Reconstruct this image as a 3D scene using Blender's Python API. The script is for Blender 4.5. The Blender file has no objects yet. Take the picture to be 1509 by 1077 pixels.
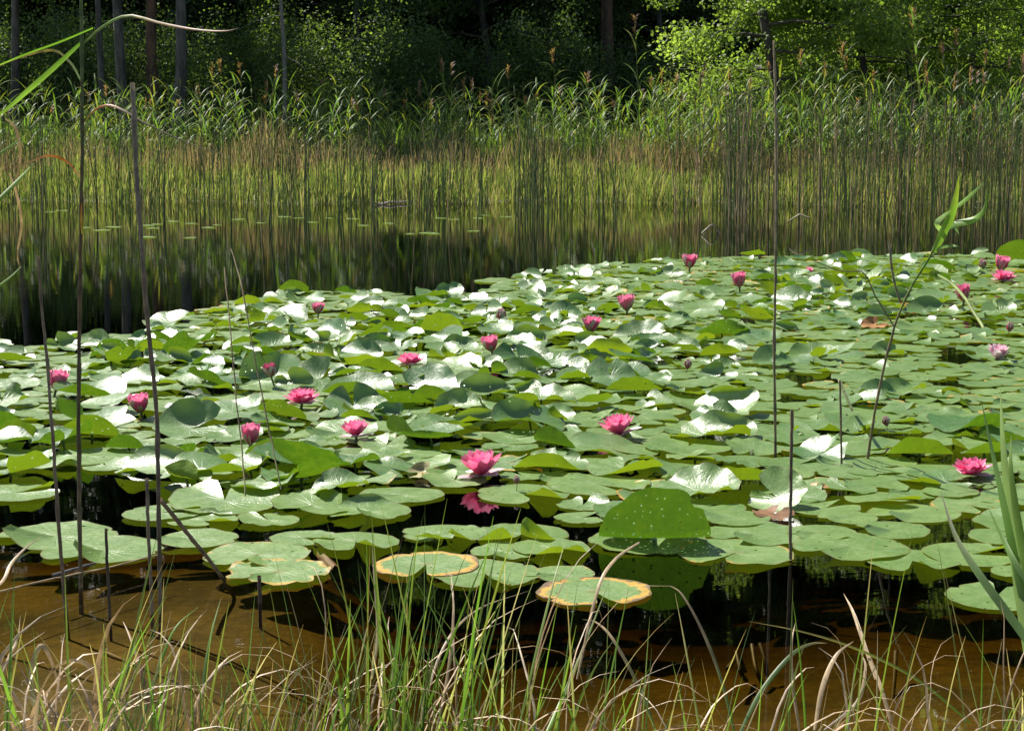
import bpy, math, random
import numpy as np
from mathutils import Vector, Matrix

rng = np.random.default_rng(7)
random.seed(7)
PI = math.pi
scene = bpy.context.scene
col = scene.collection

# ------------------------------------------------------------------ camera, world, sun
H = 1.30
FPX = 2700.0
HORIZON = 170.0
pitch = math.atan((538.5 - HORIZON) / FPX)
cam_d = bpy.data.cameras.new('camera')
cam = bpy.data.objects.new('camera', cam_d)
col.objects.link(cam)
cam.location = (0, 0, H)
cam.rotation_euler = (PI / 2 - pitch, 0, 0)
cam_d.sensor_width = 36.0
cam_d.lens = 36.0 * FPX / 1509.0
cam_d.clip_start = 0.05
cam_d.clip_end = 2000
scene.camera = cam

SUN_EL, SUN_AZ = math.radians(50), math.radians(-42)
SUN = Vector((math.sin(SUN_AZ) * math.cos(SUN_EL), math.cos(SUN_AZ) * math.cos(SUN_EL), math.sin(SUN_EL)))
world = bpy.data.worlds.new('World')
scene.world = world
world.use_nodes = True
wn = world.node_tree
sky = wn.nodes.new('ShaderNodeTexSky')
sky.sky_type = 'NISHITA'
sky.sun_disc = False
sky.sun_elevation = SUN_EL
sky.sun_rotation = SUN_AZ
bg = wn.nodes['Background']
bg.inputs['Strength'].default_value = 0.065
wn.links.new(sky.outputs[0], bg.inputs['Color'])
sl = bpy.data.lights.new('sun', 'SUN')
sl.energy = 5.0
sl.angle = math.radians(0.53)
sl.color = (1.0, 0.955, 0.88)
so = bpy.data.objects.new('sun', sl)
col.objects.link(so)
so.rotation_euler = (-SUN).to_track_quat('-Z', 'Y').to_euler()
scene.view_settings.view_transform = 'Standard'
scene.view_settings.look = 'None'
scene.view_settings.exposure = 1.05
scene.view_settings.gamma = 1.0
scene.view_settings.use_curve_mapping = False
scene.cycles.transparent_max_bounces = 16

# ------------------------------------------------------------------ mapping helpers
cp, sp = math.cos(pitch), math.sin(pitch)

def ray(px, py):
    a = (px - 754.5) / FPX
    b = -(py - 538.5) / FPX
    return np.array([a, cp + b * sp, -sp + b * cp])

def W(px, py, z=0.0):
    """point on the level z seen at photo pixel"""
    d = ray(px, py)
    t = (z - H) / d[2]
    return np.array([0, 0, H]) + d * t

def P(px, py, d):
    """point at ground distance d (y) seen at photo pixel"""
    r = ray(px, py)
    return np.array([0, 0, H]) + r * (d / r[1])

def proj(p):
    x, y, z = p[0], p[1], p[2] - H
    depth = y * cp - z * sp
    up = y * sp + z * cp
    return 754.5 + FPX * x / depth, 538.5 - FPX * up / depth

def scale_at(py):
    return (py - HORIZON) / H          # photo px per metre on the water (approx.)

# ------------------------------------------------------------------ object helpers
def tag(o, label=None, cat=None, group=None, kind=None):
    if label: o['label'] = label
    if cat: o['category'] = cat
    if group: o['group'] = group
    if kind: o['kind'] = kind
    return o

def empty(name, loc=(0, 0, 0), rz=0.0, sc=1.0):
    o = bpy.data.objects.new(name, None)
    o.empty_display_size = 0.05
    col.objects.link(o)
    o.location = loc
    o.rotation_euler = (0, 0, rz)
    o.scale = (sc, sc, sc)
    return o

def mesh(name, V, F, mat, attrs=None, smooth=True):
    V = np.asarray(V, dtype=np.float32).reshape(-1, 3)
    if not isinstance(F, list): F = [F]
    F = [np.asarray(f, dtype=np.int32) for f in F if len(f)]
    me = bpy.data.meshes.new(name)
    me.vertices.add(len(V))
    me.vertices.foreach_set('co', V.ravel())
    nl = sum(f.size for f in F)
    npoly = sum(len(f) for f in F)
    me.loops.add(nl)
    me.polygons.add(npoly)
    me.loops.foreach_set('vertex_index', np.concatenate([f.ravel() for f in F]))
    tot = np.concatenate([np.full(len(f), f.shape[1], dtype=np.int32) for f in F])
    st = np.concatenate([[0], np.cumsum(tot)[:-1]]).astype(np.int32)
    me.polygons.foreach_set('loop_start', st)
    me.polygons.foreach_set('loop_total', tot)
    me.polygons.foreach_set('use_smooth', np.full(npoly, smooth, dtype=bool))
    if attrs:
        for k, a in attrs.items():
            a = np.asarray(a, dtype=np.float32)
            if a.shape[1] == 4:
                at = me.attributes.new(k, 'FLOAT_COLOR', 'POINT')
                at.data.foreach_set('color', a.ravel())
            else:
                at = me.attributes.new(k, 'FLOAT_VECTOR', 'POINT')
                at.data.foreach_set('vector', a.ravel())
    me.update(calc_edges=True)
    me.validate()
    if mat: me.materials.append(mat)
    return me

def obj(name, me, parent=None, loc=None):
    o = bpy.data.objects.new(name, me)
    col.objects.link(o)
    if parent: o.parent = parent
    if loc is not None: o.location = loc
    return o

def copy_tree(o, parent=None):
    c = o.copy()
    col.objects.link(c)
    if parent: c.parent = parent
    for ch in list(o.children):
        copy_tree(ch, c)
    return c

class Acc:
    """collects geometry with a vertex colour"""
    def __init__(s): s.V, s.F, s.C, s.n = [], [], [], 0
    def add(s, V, F, C):
        V = np.asarray(V).reshape(-1, 3)
        C = np.asarray(C, dtype=np.float32)
        if C.ndim == 1: C = np.tile(C, (len(V), 1))
        s.V.append(V); s.C.append(C)
        for f in (F if isinstance(F, list) else [F]):
            s.F.append(np.asarray(f) + s.n)
        s.n += len(V)
    def mesh(s, name, mat, smooth=True):
        V = np.concatenate(s.V); C = np.concatenate(s.C)
        C4 = np.concatenate([C[:, :3], np.ones((len(C), 1))], axis=1)
        by = {}
        for f in s.F:
            if len(f): by.setdefault(f.shape[1], []).append(f)
        return mesh(name, V, [np.concatenate(v) for v in by.values()], mat, {'col': C4}, smooth)

def norm(a):
    return a / np.maximum(np.linalg.norm(a, axis=-1, keepdims=True), 1e-9)

def ribbons(Pt, S, Wd, fold=0.0):
    """Pt (N,K,3), S (N,K,3) side, Wd (N,K) half width; optional V-fold -> 3 verts across"""
    N, K, _ = Pt.shape
    if fold:
        T = norm(np.gradient(Pt, axis=1))
        Nn = norm(np.cross(S, T))
        L = Pt - S * Wd[..., None] + Nn * (Wd * fold)[..., None]
        R = Pt + S * Wd[..., None] + Nn * (Wd * fold)[..., None]
        V = np.stack([L, Pt, R], axis=2)
        m = 3
    else:
        V = np.stack([Pt - S * Wd[..., None], Pt + S * Wd[..., None]], axis=2)
        m = 2
    idx = np.arange(N * K * m).reshape(N, K, m)
    fs = []
    for j in range(m - 1):
        a = idx[:, :-1, j]; b = idx[:, :-1, j + 1]; c = idx[:, 1:, j + 1]; d = idx[:, 1:, j]
        fs.append(np.stack([a, b, c, d], axis=-1).reshape(-1, 4))
    return V.reshape(-1, 3), np.concatenate(fs), m

def tubes(Pt, R, sides=4):
    N, K, _ = Pt.shape
    T = norm(np.gradient(Pt, axis=1))
    ref = np.zeros_like(T); ref[..., 0] = 1.0
    par = np.abs(T[..., 0]) > 0.85
    ref[par] = (0, 1, 0)
    A = norm(np.cross(T, ref)); B = np.cross(T, A)
    ang = np.arange(sides) * 2 * PI / sides
    V = Pt[:, :, None, :] + (A[:, :, None, :] * np.cos(ang)[None, None, :, None] + B[:, :, None, :] * np.sin(ang)[None, None, :, None]) * R[:, :, None, None]
    idx = np.arange(N * K * sides).reshape(N, K, sides)
    nx = np.roll(idx, -1, axis=2)
    F = np.stack([idx[:, :-1], nx[:, :-1], nx[:, 1:], idx[:, 1:]], axis=-1).reshape(-1, 4)
    return V.reshape(-1, 3), F

def smooth_line(pts, n):
    """Catmull-Rom resample of a polyline (rows of any width)"""
    p = np.asarray(pts, dtype=float)
    if len(p) == 2:
        t = np.linspace(0, 1, n)[:, None]
        return p[0] * (1 - t) + p[1] * t
    q = np.vstack([2 * p[0] - p[1], p, 2 * p[-1] - p[-2]])
    seg = len(p) - 1
    out = []
    for u in np.linspace(0, seg, n):
        i = min(int(u), seg - 1); t = u - i
        a, b, c, d = q[i], q[i + 1], q[i + 2], q[i + 3]
        out.append(0.5 * ((2 * b) + (-a + c) * t + (2 * a - 5 * b + 4 * c - d) * t * t + (-a + 3 * b - 3 * c + d) * t ** 3))
    return np.array(out)

def curve_blades(base, az, L, lean, bend, K=6, pw=1.4):
    """blades bending over: base (N,3) -> centre lines (N,K,3)"""
    N = len(base)
    t = np.linspace(0, 1, K)
    th = lean[:, None] + bend[:, None] * t[None, :] ** pw
    dt = L[:, None] / (K - 1)
    thm = 0.5 * (th[:, 1:] + th[:, :-1])
    hx = np.concatenate([np.zeros((N, 1)), np.cumsum(np.sin(thm) * dt, axis=1)], axis=1)
    hz = np.concatenate([np.zeros((N, 1)), np.cumsum(np.cos(thm) * dt, axis=1)], axis=1)
    Pt = np.zeros((N, K, 3))
    Pt[..., 0] = base[:, 0:1] + np.cos(az)[:, None] * hx
    Pt[..., 1] = base[:, 1:2] + np.sin(az)[:, None] * hx
    Pt[..., 2] = base[:, 2:3] + hz
    return Pt

def side_of(az, K, twist=None):
    S = np.stack([-np.sin(az), np.cos(az), np.zeros_like(az)], axis=-1)
    return np.repeat(S[:, None, :], K, axis=1)

# ------------------------------------------------------------------ materials
def newmat(name):
    m = bpy.data.materials.new(name)
    m.use_nodes = True
    nt = m.node_tree
    nt.nodes.clear()
    out = nt.nodes.new('ShaderNodeOutputMaterial')
    return m, nt, out

class NT:
    def __init__(s, nt): s.nt = nt
    def n(s, typ, **kw):
        nd = s.nt.nodes.new('ShaderNode' + typ)
        for k, v in kw.items(): setattr(nd, k, v)
        return nd
    def l(s, a, b): s.nt.links.new(a, b)
    def math(s, op, a, b=None, c=None):
        nd = s.n('Math', operation=op)
        for i, v in enumerate((a, b, c)):
            if v is None: continue
            if isinstance(v, (int, float)): nd.inputs[i].default_value = v
            else: s.l(v, nd.inputs[i])
        return nd.outputs[0]
    def mix(s, fac, a, b, mode='MIX'):
        nd = s.n('Mix', data_type='RGBA', blend_type=mode)
        for sock, v in ((nd.inputs['Factor'], fac), (nd.inputs[6], a), (nd.inputs[7], b)):
            if isinstance(v, (int, float)): sock.default_value = v
            elif isinstance(v, tuple): sock.default_value = (*v, 1.0)
            else: s.l(v, sock)
        return nd.outputs[2]
    def ss(s, v, lo, hi, a=0.0, b=1.0):
        nd = s.n('MapRange', interpolation_type='SMOOTHSTEP')
        s.l(v, nd.inputs['Value'])
        nd.inputs['From Min'].default_value = lo; nd.inputs['From Max'].default_value = hi
        nd.inputs['To Min'].default_value = a; nd.inputs['To Max'].default_value = b
        return nd.outputs[0]
    def noise(s, vec, scale, detail=3.0, rough=0.55, w=None):
        nd = s.n('TexNoise')
        if w is not None:
            nd.noise_dimensions = '4D'; s.l(w, nd.inputs['W'])
        if vec is not None: s.l(vec, nd.inputs['Vector'])
        nd.inputs['Scale'].default_value = scale
        nd.inputs['Detail'].default_value = detail
        nd.inputs['Roughness'].default_value = rough
        return nd.outputs[0]

def foliage_mat(name, trans=0.35, rough=0.5, spec=0.35, tgain=(1.5, 1.6, 0.5), nscale=6.0, var=0.35):
    m, nt, out = newmat(name)
    k = NT(nt)
    at = k.n('Attribute', attribute_name='col')
    geo = k.n('NewGeometry')
    nz = k.noise(geo.outputs['Position'], nscale, 3.0)
    g = k.ss(nz, 0.25, 0.75, 1.0 - var, 1.0 + var)
    c = k.n('VectorMath', operation='SCALE')
    k.l(at.outputs['Color'], c.inputs[0]); k.l(g, c.inputs['Scale'])
    pb = k.n('BsdfPrincipled')
    k.l(c.outputs[0], pb.inputs['Base Color'])
    pb.inputs['Roughness'].default_value = rough
    pb.inputs['Specular IOR Level'].default_value = spec
    tr = k.n('BsdfTranslucent')
    tc = k.n('VectorMath', operation='MULTIPLY')
    k.l(c.outputs[0], tc.inputs[0]); tc.inputs[1].default_value = tgain
    k.l(tc.outputs[0], tr.inputs['Color'])
    mx = k.n('MixShader'); mx.inputs[0].default_value = trans
    k.l(pb.outputs[0], mx.inputs[1]); k.l(tr.outputs[0], mx.inputs[2])
    k.l(mx.outputs[0], out.inputs['Surface'])
    return m

M = {}
M['blade'] = foliage_mat('grass_blade', 0.42, 0.45, 0.4, (1.4, 1.5, 0.75))
M['reed'] = foliage_mat('reed_leaf', 0.40, 0.5, 0.25, (1.5, 1.7, 0.5))
M['rush'] = foliage_mat('rush_stem', 0.0, 0.5, 0.22)
M['dry'] = foliage_mat('dry_stem', 0.15, 0.5, 0.35, (1.2, 1.1, 0.8), 30.0, 0.4)
M['leaf'] = foliage_mat('tree_leaf', 0.45, 0.5, 0.3, (1.75, 1.8, 0.45), 1.5, 0.35)
M['sunny_leaf'] = foliage_mat('sunny_leaf', 0.55, 0.5, 0.3, (1.5, 1.65, 0.7), 1.5, 0.3)
M['needle'] = foliage_mat('needle', 0.12, 0.5, 0.35, (1.4, 1.5, 0.5), 1.5, 0.3)

def bark_mat(name, a, b, sc=9.0):
    m, nt, out = newmat(name)
    k = NT(nt)
    tc = k.n('TexCoord')
    mp = k.n('Mapping'); k.l(tc.outputs['Object'], mp.inputs['Vector'])
    mp.inputs['Scale'].default_value = (1, 1, 0.25)
    n1 = k.noise(mp.outputs[0], sc, 5.0, 0.65)
    f = k.ss(n1, 0.35, 0.65)
    pb = k.n('BsdfPrincipled')
    k.l(k.mix(f, a, b), pb.inputs['Base Color'])
    pb.inputs['Roughness'].default_value = 0.85
    bp = k.n('Bump'); bp.inputs['Strength'].default_value = 0.8; bp.inputs['Distance'].default_value = 0.03
    k.l(n1, bp.inputs['Height']); k.l(bp.outputs[0], pb.inputs['Normal'])
    k.l(pb.outputs[0], out.inputs['Surface'])
    return m
M['bark_grey'] = bark_mat('grey_bark', (0.035, 0.032, 0.028), (0.11, 0.10, 0.085))
M['bark_dark'] = bark_mat('dark_bark', (0.03, 0.025, 0.02), (0.10, 0.085, 0.07))
M['bark_pine'] = bark_mat('pine_bark', (0.04, 0.028, 0.02), (0.16, 0.085, 0.05), 6.0)

# lily pad: waxy upper face, matt thin underside, yellowing margin, specks and holes
def pad_mat():
    m, nt, out = newmat('lily_pad_leaf')
    k = NT(nt)
    uv = k.n('Attribute', attribute_name='puv')
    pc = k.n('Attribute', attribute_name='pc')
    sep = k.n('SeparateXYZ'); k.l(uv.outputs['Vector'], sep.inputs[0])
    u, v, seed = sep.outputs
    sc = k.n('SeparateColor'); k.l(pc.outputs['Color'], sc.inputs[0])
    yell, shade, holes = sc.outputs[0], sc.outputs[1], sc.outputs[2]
    xy = k.n('CombineXYZ'); k.l(u, xy.inputs[0]); k.l(v, xy.inputs[1])
    k.l(k.math('MULTIPLY', seed, 37.0), xy.inputs[2])
    vec = xy.outputs[0]
    r = k.math('SQRT', k.math('ADD', k.math('MULTIPLY', u, u), k.math('MULTIPLY', v, v)))
    th = k.math('ARCTAN2', v, u)
    big = k.noise(vec, 2.2, 3.0)
    fine = k.noise(vec, 26.0, 3.0, 0.6)
    mid = k.noise(vec, 8.0, 4.0, 0.6)
    # radial veins, each splitting towards the margin
    wob = k.math('MULTIPLY', k.math('SUBTRACT', mid, 0.5), 0.5)
    va = k.math('ABSOLUTE', k.math('SINE', k.math('MULTIPLY', k.math('ADD', th, k.math('MULTIPLY', wob, 0.25)), 10.0)))
    vein = k.math('MULTIPLY', k.ss(va, 0.0, 0.30, 1.0, 0.0), k.ss(r, 0.05, 0.95, 1.0, 0.15))
    base = k.mix(k.ss(big, 0.3, 0.7), (0.125, 0.230, 0.042), (0.190, 0.300, 0.074))
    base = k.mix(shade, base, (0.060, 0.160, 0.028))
    base = k.mix(k.math('MULTIPLY', k.ss(mid, 0.5, 0.75), 0.35), base, (0.25, 0.28, 0.13))
    base = k.mix(k.math('MULTIPLY', vein, 0.40), base, (0.24, 0.34, 0.13))
    # margin
    rn = k.math('ADD', r, k.math('MULTIPLY', k.math('ADD', k.math('MULTIPLY', k.math('SUBTRACT', mid, 0.5), 0.7), k.math('MULTIPLY', k.math('SUBTRACT', big, 0.5), 0.9))))
    thr = k.math('SUBTRACT', 1.22, k.math('MULTIPLY', yell, 0.42))
    ed = k.math('SUBTRACT', rn, thr)
    f1 = k.math('MULTIPLY', k.ss(ed, -0.04, 0.06), k.ss(yell, 0.02, 0.15))
    base = k.mix(f1, base, (0.55, 0.33, 0.035))
    f2 = k.math('MULTIPLY', k.ss(ed, 0.10, 0.20), k.ss(yell, 0.05, 0.3))
    base = k.mix(f2, base, (0.13, 0.055, 0.015))
    # centre star on old leaves
    f3 = k.math('MULTIPLY', k.ss(r, 0.05, 0.22, 1.0, 0.0), k.math('MULTIPLY', k.ss(yell, 0.3, 0.8), 0.7))
    base = k.mix(f3, base, (0.16, 0.17, 0.015))
    # brown thin rim on all, strengthened to stand for lit and dark edges
    base = k.mix(k.math('MULTIPLY', k.ss(r, 0.95, 0.99), 0.65), base, (0.15, 0.12, 0.03))
    # dark specks
    vo = k.n('TexVoronoi'); k.l(vec, vo.inputs['Vector']); vo.inputs['Scale'].default_value = 15.0
    sepc = k.n('SeparateColor'); k.l(vo.outputs['Color'], sepc.inputs[0])
    spk = k.math('MULTIPLY', k.ss(vo.outputs['Distance'], 0.10, 0.2, 1.0, 0.0), k.ss(sepc.outputs[0], 0.62, 0.7))
    base = k.mix(k.math('MULTIPLY', spk, 0.75), base, (0.045, 0.04, 0.018))
    # underside colour
    under = k.mix(k.ss(big, 0.3, 0.7), (0.115, 0.20, 0.020), (0.165, 0.235, 0.022))
    under = k.mix(k.math('MULTIPLY', vein, 0.5), under, (0.21, 0.28, 0.05))
    under = k.mix(k.math('MULTIPLY', f1, 0.8), under, (0.42, 0.22, 0.03))
    geo = k.n('NewGeometry')
    bf = geo.outputs['Backfacing']
    colr = k.mix(bf, base, under)
    pb = k.n('BsdfPrincipled')
    k.l(colr, pb.inputs['Base Color'])
    rt = k.math('ADD', k.ss(mid, 0.3, 0.7, 0.29, 0.41), k.math('MULTIPLY', yell, 0.12))
    rg = k.math('ADD', k.math('MULTIPLY', rt, k.math('SUBTRACT', 1.0, bf)), k.math('MULTIPLY', bf, 0.6))
    k.l(rg, pb.inputs['Roughness'])
    k.l(k.math('SUBTRACT', 0.95, k.math('MULTIPLY', bf, 0.7)), pb.inputs['Specular IOR Level'])
    hgt = k.math('ADD', k.math('MULTIPLY', vein, -0.6), k.math('ADD', k.math('MULTIPLY', fine, 0.25), k.math('MULTIPLY', mid, 0.9)))
    bp = k.n('Bump'); bp.inputs['Strength'].default_value = 0.38; bp.inputs['Distance'].default_value = 0.006
    k.l(hgt, bp.inputs['Height']); k.l(bp.outputs[0], pb.inputs['Normal'])
    k.l(k.math('MULTIPLY', k.math('SUBTRACT', 1.0, bf), 0.22), pb.inputs['Coat Weight']); pb.inputs['Coat Roughness'].default_value = 0.62; pb.inputs['Coat IOR'].default_value = 1.55
    tr = k.n('BsdfTranslucent')
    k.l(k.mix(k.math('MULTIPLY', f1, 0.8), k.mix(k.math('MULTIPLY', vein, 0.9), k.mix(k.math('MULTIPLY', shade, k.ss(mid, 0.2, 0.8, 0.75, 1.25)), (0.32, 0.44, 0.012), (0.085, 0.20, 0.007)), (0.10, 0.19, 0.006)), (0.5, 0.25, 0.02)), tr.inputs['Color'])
    mx = k.n('MixShader'); mx.inputs[0].default_value = 0.28
    k.l(pb.outputs[0], mx.inputs[1]); k.l(tr.outputs[0], mx.inputs[2])
    # small eaten holes
    vh = k.n('TexVoronoi'); k.l(vec, vh.inputs['Vector']); vh.inputs['Scale'].default_value = 9.0
    seph = k.n('SeparateColor'); k.l(vh.outputs['Color'], seph.inputs[0])
    hsz = k.math('ADD', vh.outputs['Distance'], k.math('MULTIPLY', k.math('SUBTRACT', fine, 0.5), 0.25))
    hm = k.math('MULTIPLY', k.math('LESS_THAN', hsz, k.math('ADD', 0.10, k.math('MULTIPLY', seph.outputs[2], 0.24))), k.math('LESS_THAN', seph.outputs[1], holes))
    tp = k.n('BsdfTransparent')
    mh = k.n('MixShader'); k.l(hm, mh.inputs[0])
    k.l(mx.outputs[0], mh.inputs[1]); k.l(tp.outputs[0], mh.inputs[2])
    k.l(mh.outputs[0], out.inputs['Surface'])
    return m
M['pad'] = pad_mat()

def petal_mat(name, deep, pale, tip, trans=0.35):
    m, nt, out = newmat(name)
    k = NT(nt)
    uv = k.n('Attribute', attribute_name='puv')
    sep = k.n('SeparateXYZ'); k.l(uv.outputs['Vector'], sep.inputs[0])
    nz = k.noise(uv.outputs['Vector'], 5.0, 3.0)
    t = k.math('ADD', sep.outputs[0], k.math('MULTIPLY', k.math('SUBTRACT', nz, 0.5), 0.3))
    c = k.mix(k.ss(t, 0.05, 0.75), deep, pale)
    c = k.mix(k.math('MULTIPLY', k.ss(t, 0.65, 1.0), 0.7), c, tip)
    oi = k.n('ObjectInfo')
    c = k.mix(k.math('MULTIPLY', k.math('POWER', oi.outputs['Random'], 2.0), 0.55), c, tip)
    lines = k.math('ABSOLUTE', k.math('SINE', k.math('MULTIPLY', sep.outputs[1], 24.0)))
    c = k.mix(k.math('MULTIPLY', k.ss(lines, 0.0, 0.4, 1.0, 0.0), 0.18), c, deep)
    pb = k.n('BsdfPrincipled'); k.l(c, pb.inputs['Base Color'])
    pb.inputs['Roughness'].default_value = 0.42
    pb.inputs['Specular IOR Level'].default_value = 0.4
    tr = k.n('BsdfTranslucent'); k.l(c, tr.inputs['Color'])
    mx = k.n('MixShader'); mx.inputs[0].default_value = trans
    k.l(pb.outputs[0], mx.inputs[1]); k.l(tr.outputs[0], mx.inputs[2])
    k.l(mx.outputs[0], out.inputs['Surface'])
    return m
M['petal'] = petal_mat('pink_petal', (0.66, 0.018, 0.11), (0.83, 0.10, 0.29), (0.87, 0.34, 0.50))
M['petal_pale'] = petal_mat('pale_pink_petal', (0.72, 0.06, 0.24), (0.80, 0.36, 0.52), (0.85, 0.68, 0.72))
M['petal_dark'] = petal_mat('dark_bud_petal', (0.30, 0.01, 0.05), (0.48, 0.04, 0.12), (0.55, 0.12, 0.20))  # closed-bud red; on the leaf-cupped flower it paints in the leaf's shade
M['sepal'] = petal_mat('sepal', (0.16, 0.12, 0.03), (0.50, 0.40, 0.34), (0.62, 0.48, 0.46), 0.2)
M['bract'] = petal_mat('white_outer_petal', (0.60, 0.25, 0.36), (0.78, 0.62, 0.66), (0.82, 0.76, 0.76), 0.3)

def ground_mat():
    m, nt, out = newmat('ground_soil')
    k = NT(nt)
    at = k.n('Attribute', attribute_name='col')
    geo = k.n('NewGeometry')
    n1 = k.noise(geo.outputs['Position'], 2.5, 6.0, 0.6)
    n2 = k.noise(geo.outputs['Position'], 22.0, 5.0, 0.65)
    f = k.math('MULTIPLY', k.ss(n1, 0.32, 0.66, 0.35, 1.4), k.ss(n2, 0.3, 0.7, 0.7, 1.25))
    c = k.n('VectorMath', operation='SCALE'); k.l(at.outputs['Color'], c.inputs[0]); k.l(f, c.inputs['Scale'])
    pb = k.n('BsdfPrincipled'); k.l(c.outputs[0], pb.inputs['Base Color'])
    pb.inputs['Roughness'].default_value = 0.9
    bp = k.n('Bump'); bp.inputs['Strength'].default_value = 0.6; bp.inputs['Distance'].default_value = 0.03
    k.l(n2, bp.inputs['Height']); k.l(bp.outputs[0], pb.inputs['Normal'])
    k.l(pb.outputs[0], out.inputs['Surface'])
    return m
M['ground'] = ground_mat()

def water_mat():
    m, nt, out = newmat('pond_water')
    k = NT(nt)
    tc = k.n('TexCoord')
    mp = k.n('Mapping'); k.l(tc.outputs['Object'], mp.inputs['Vector'])
    mp.inputs['Scale'].default_value = (1.0, 2.2, 1.0)
    a = k.noise(mp.outputs[0], 3.0, 2.0, 0.5)
    b = k.noise(mp.outputs[0], 16.0, 2.0, 0.5)
    h = k.math('ADD', k.math('MULTIPLY', a, 0.7), k.math('MULTIPLY', b, 0.12))
    bp = k.n('Bump'); bp.inputs['Distance'].default_value = 0.010
    sy = k.n('SeparateXYZ'); k.l(tc.outputs['Object'], sy.inputs[0])
    k.l(k.ss(sy.outputs[1], 7.0, 14.0, 0.03, 0.075), bp.inputs['Strength'])
    k.l(h, bp.inputs['Height'])
    fr = k.n('Fresnel'); fr.inputs['IOR'].default_value = 1.333
    k.l(bp.outputs[0], fr.inputs['Normal'])
    gl = k.n('BsdfGlossy'); gl.inputs['Roughness'].default_value = 0.015
    gl.inputs['Color'].default_value = (1, 1, 1, 1)
    k.l(bp.outputs[0], gl.inputs['Normal'])
    tp = k.n('BsdfTransparent')
    mx = k.n('MixShader')
    k.l(fr.outputs[0], mx.inputs[0]); k.l(tp.outputs[0], mx.inputs[1]); k.l(gl.outputs[0], mx.inputs[2])
    k.l(mx.outputs[0], out.inputs['Surface'])
    va = k.n('VolumeAbsorption')
    va.inputs['Color'].default_value = (0.72, 0.63, 0.20, 1)
    va.inputs['Density'].default_value = 8.0
    k.l(va.outputs[0], out.inputs['Volume'])
    return m
M['water'] = water_mat()

# ------------------------------------------------------------------ the setting: ground and water
def sstep(x, a, b):
    t = np.clip((x - a) / (b - a), 0, 1)
    return t * t * (3 - 2 * t)

def far_shore(x):
    return 27.6 + 0.35 * np.sin(x * 0.9 + 1) + 0.25 * np.sin(x * 2.3) - 0.9 * sstep(x, 2.5, 7.0) + 0.02 * np.abs(x)

def near_shore(x):
    return 3.20 + 0.06 * np.sin(x * 2.1 + 0.5) + 0.04 * np.sin(x * 5.3)

def terrain(x, y):
    x = np.asarray(x, dtype=float); y = np.asarray(y, dtype=float)
    n = near_shore(x); f = far_shore(x)
    dn = y - n; df = f - y
    slope = 0.125 - 0.094 * sstep(-x, 0.15, 0.8) - 0.030 * sstep(x, 0.5, 1.1) + 0.004 * np.sin(x * 3.3 + 1)
    depth = 0.015 + 0.04 * np.clip(dn, 0, 0.3) + slope * np.clip(dn - 0.3, 0, 3) + 0.10 * np.clip(dn - 2.2, 0, 2) + 0.2 * np.clip(dn - 3.5, 0, 5)
    depth = depth + 0.007 * np.sin(x * 2.7 + y * 1.9) * np.sin(y * 2.9 - x * 1.3 + 2) * sstep(dn, 0.3, 1.0)
    depth = np.minimum(depth, 1.25)
    depth = np.minimum(depth, 0.02 + 0.28 * np.clip(df, 0, 10))
    side = sstep(np.abs(x), 42, 54)
    water = -depth * (1 - side) + 0.6 * side
    bank_n = np.minimum(0.16 * np.clip(-dn, 0, 2.2), 0.30) + 0.01 * np.sin(x * 9) * sstep(-dn, 0, 0.5) - 0.03 * (dn > -0.001)
    bank_f = 0.22 * sstep(-df, 0, 2.0) + 0.5 * sstep(-df, 4, 22) + 15.0 * sstep(-df, 22, 130) + 0.06 * np.sin(x * 1.1) * np.sin(y * 0.8) * sstep(-df, 1, 4)
    z = np.where(dn < 0, bank_n, np.where(df < 0, bank_f, water))
    return z

def grid_coords(lo, hi, fine_lo, fine_hi, step, growth):
    a = list(np.arange(fine_lo, fine_hi + 1e-6, step))
    s = step
    while a[-1] < hi:
        s *= growth; a.append(a[-1] + s)
    s = step
    while a[0] > lo:
        s *= growth; a.insert(0, a[0] - s)
    return np.array(a)

gx = grid_coords(-420, 420, -3, 3, 0.12, 1.045)
gy1 = grid_coords(-60, 12, 2.6, 7, 0.10, 1.12)
gy1 = gy1[gy1 < 24]
gy2 = grid_coords(24, 600, 25, 31, 0.22, 1.07)
gy2 = gy2[gy2 > gy1[-1] + 0.2]
gy = np.concatenate([gy1, gy2])
X, Y = np.meshgrid(gx, gy)
Z = terrain(X, Y)
nx_, ny_ = len(gx), len(gy)
idx = np.arange(nx_ * ny_).reshape(ny_, nx_)
F = np.stack([idx[:-1, :-1], idx[:-1, 1:], idx[1:, 1:], idx[1:, :-1]], axis=-1).reshape(-1, 4)
C = np.zeros((ny_, nx_, 4)); C[..., 3] = 1
bed = np.array([0.078, 0.054, 0.013]); bank = np.array([0.075, 0.065, 0.03]); floor = np.array([0.035, 0.035, 0.015]); meadow = np.array([0.12, 0.15, 0.035])
dnn = Y - near_shore(X); dff = far_shore(X) - Y
wb = (sstep(dnn, -0.05, 0.15) * sstep(dff, -0.3, 0.5))[..., None]
wf = sstep(-dff, 9, 16)[..., None]
wm = sstep(-dff, -0.2, 1.0)[..., None]
c = bank * (1 - wm) + meadow * wm
c = c * (1 - wf) + floor * wf
c = c * (1 - wb) + bed * wb
C[..., :3] = c
ground = obj('ground', mesh('ground', np.stack([X, Y, Z], -1), F, M['ground'], {'col': C.reshape(-1, 4)}))
tag(ground, kind='structure')

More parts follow.
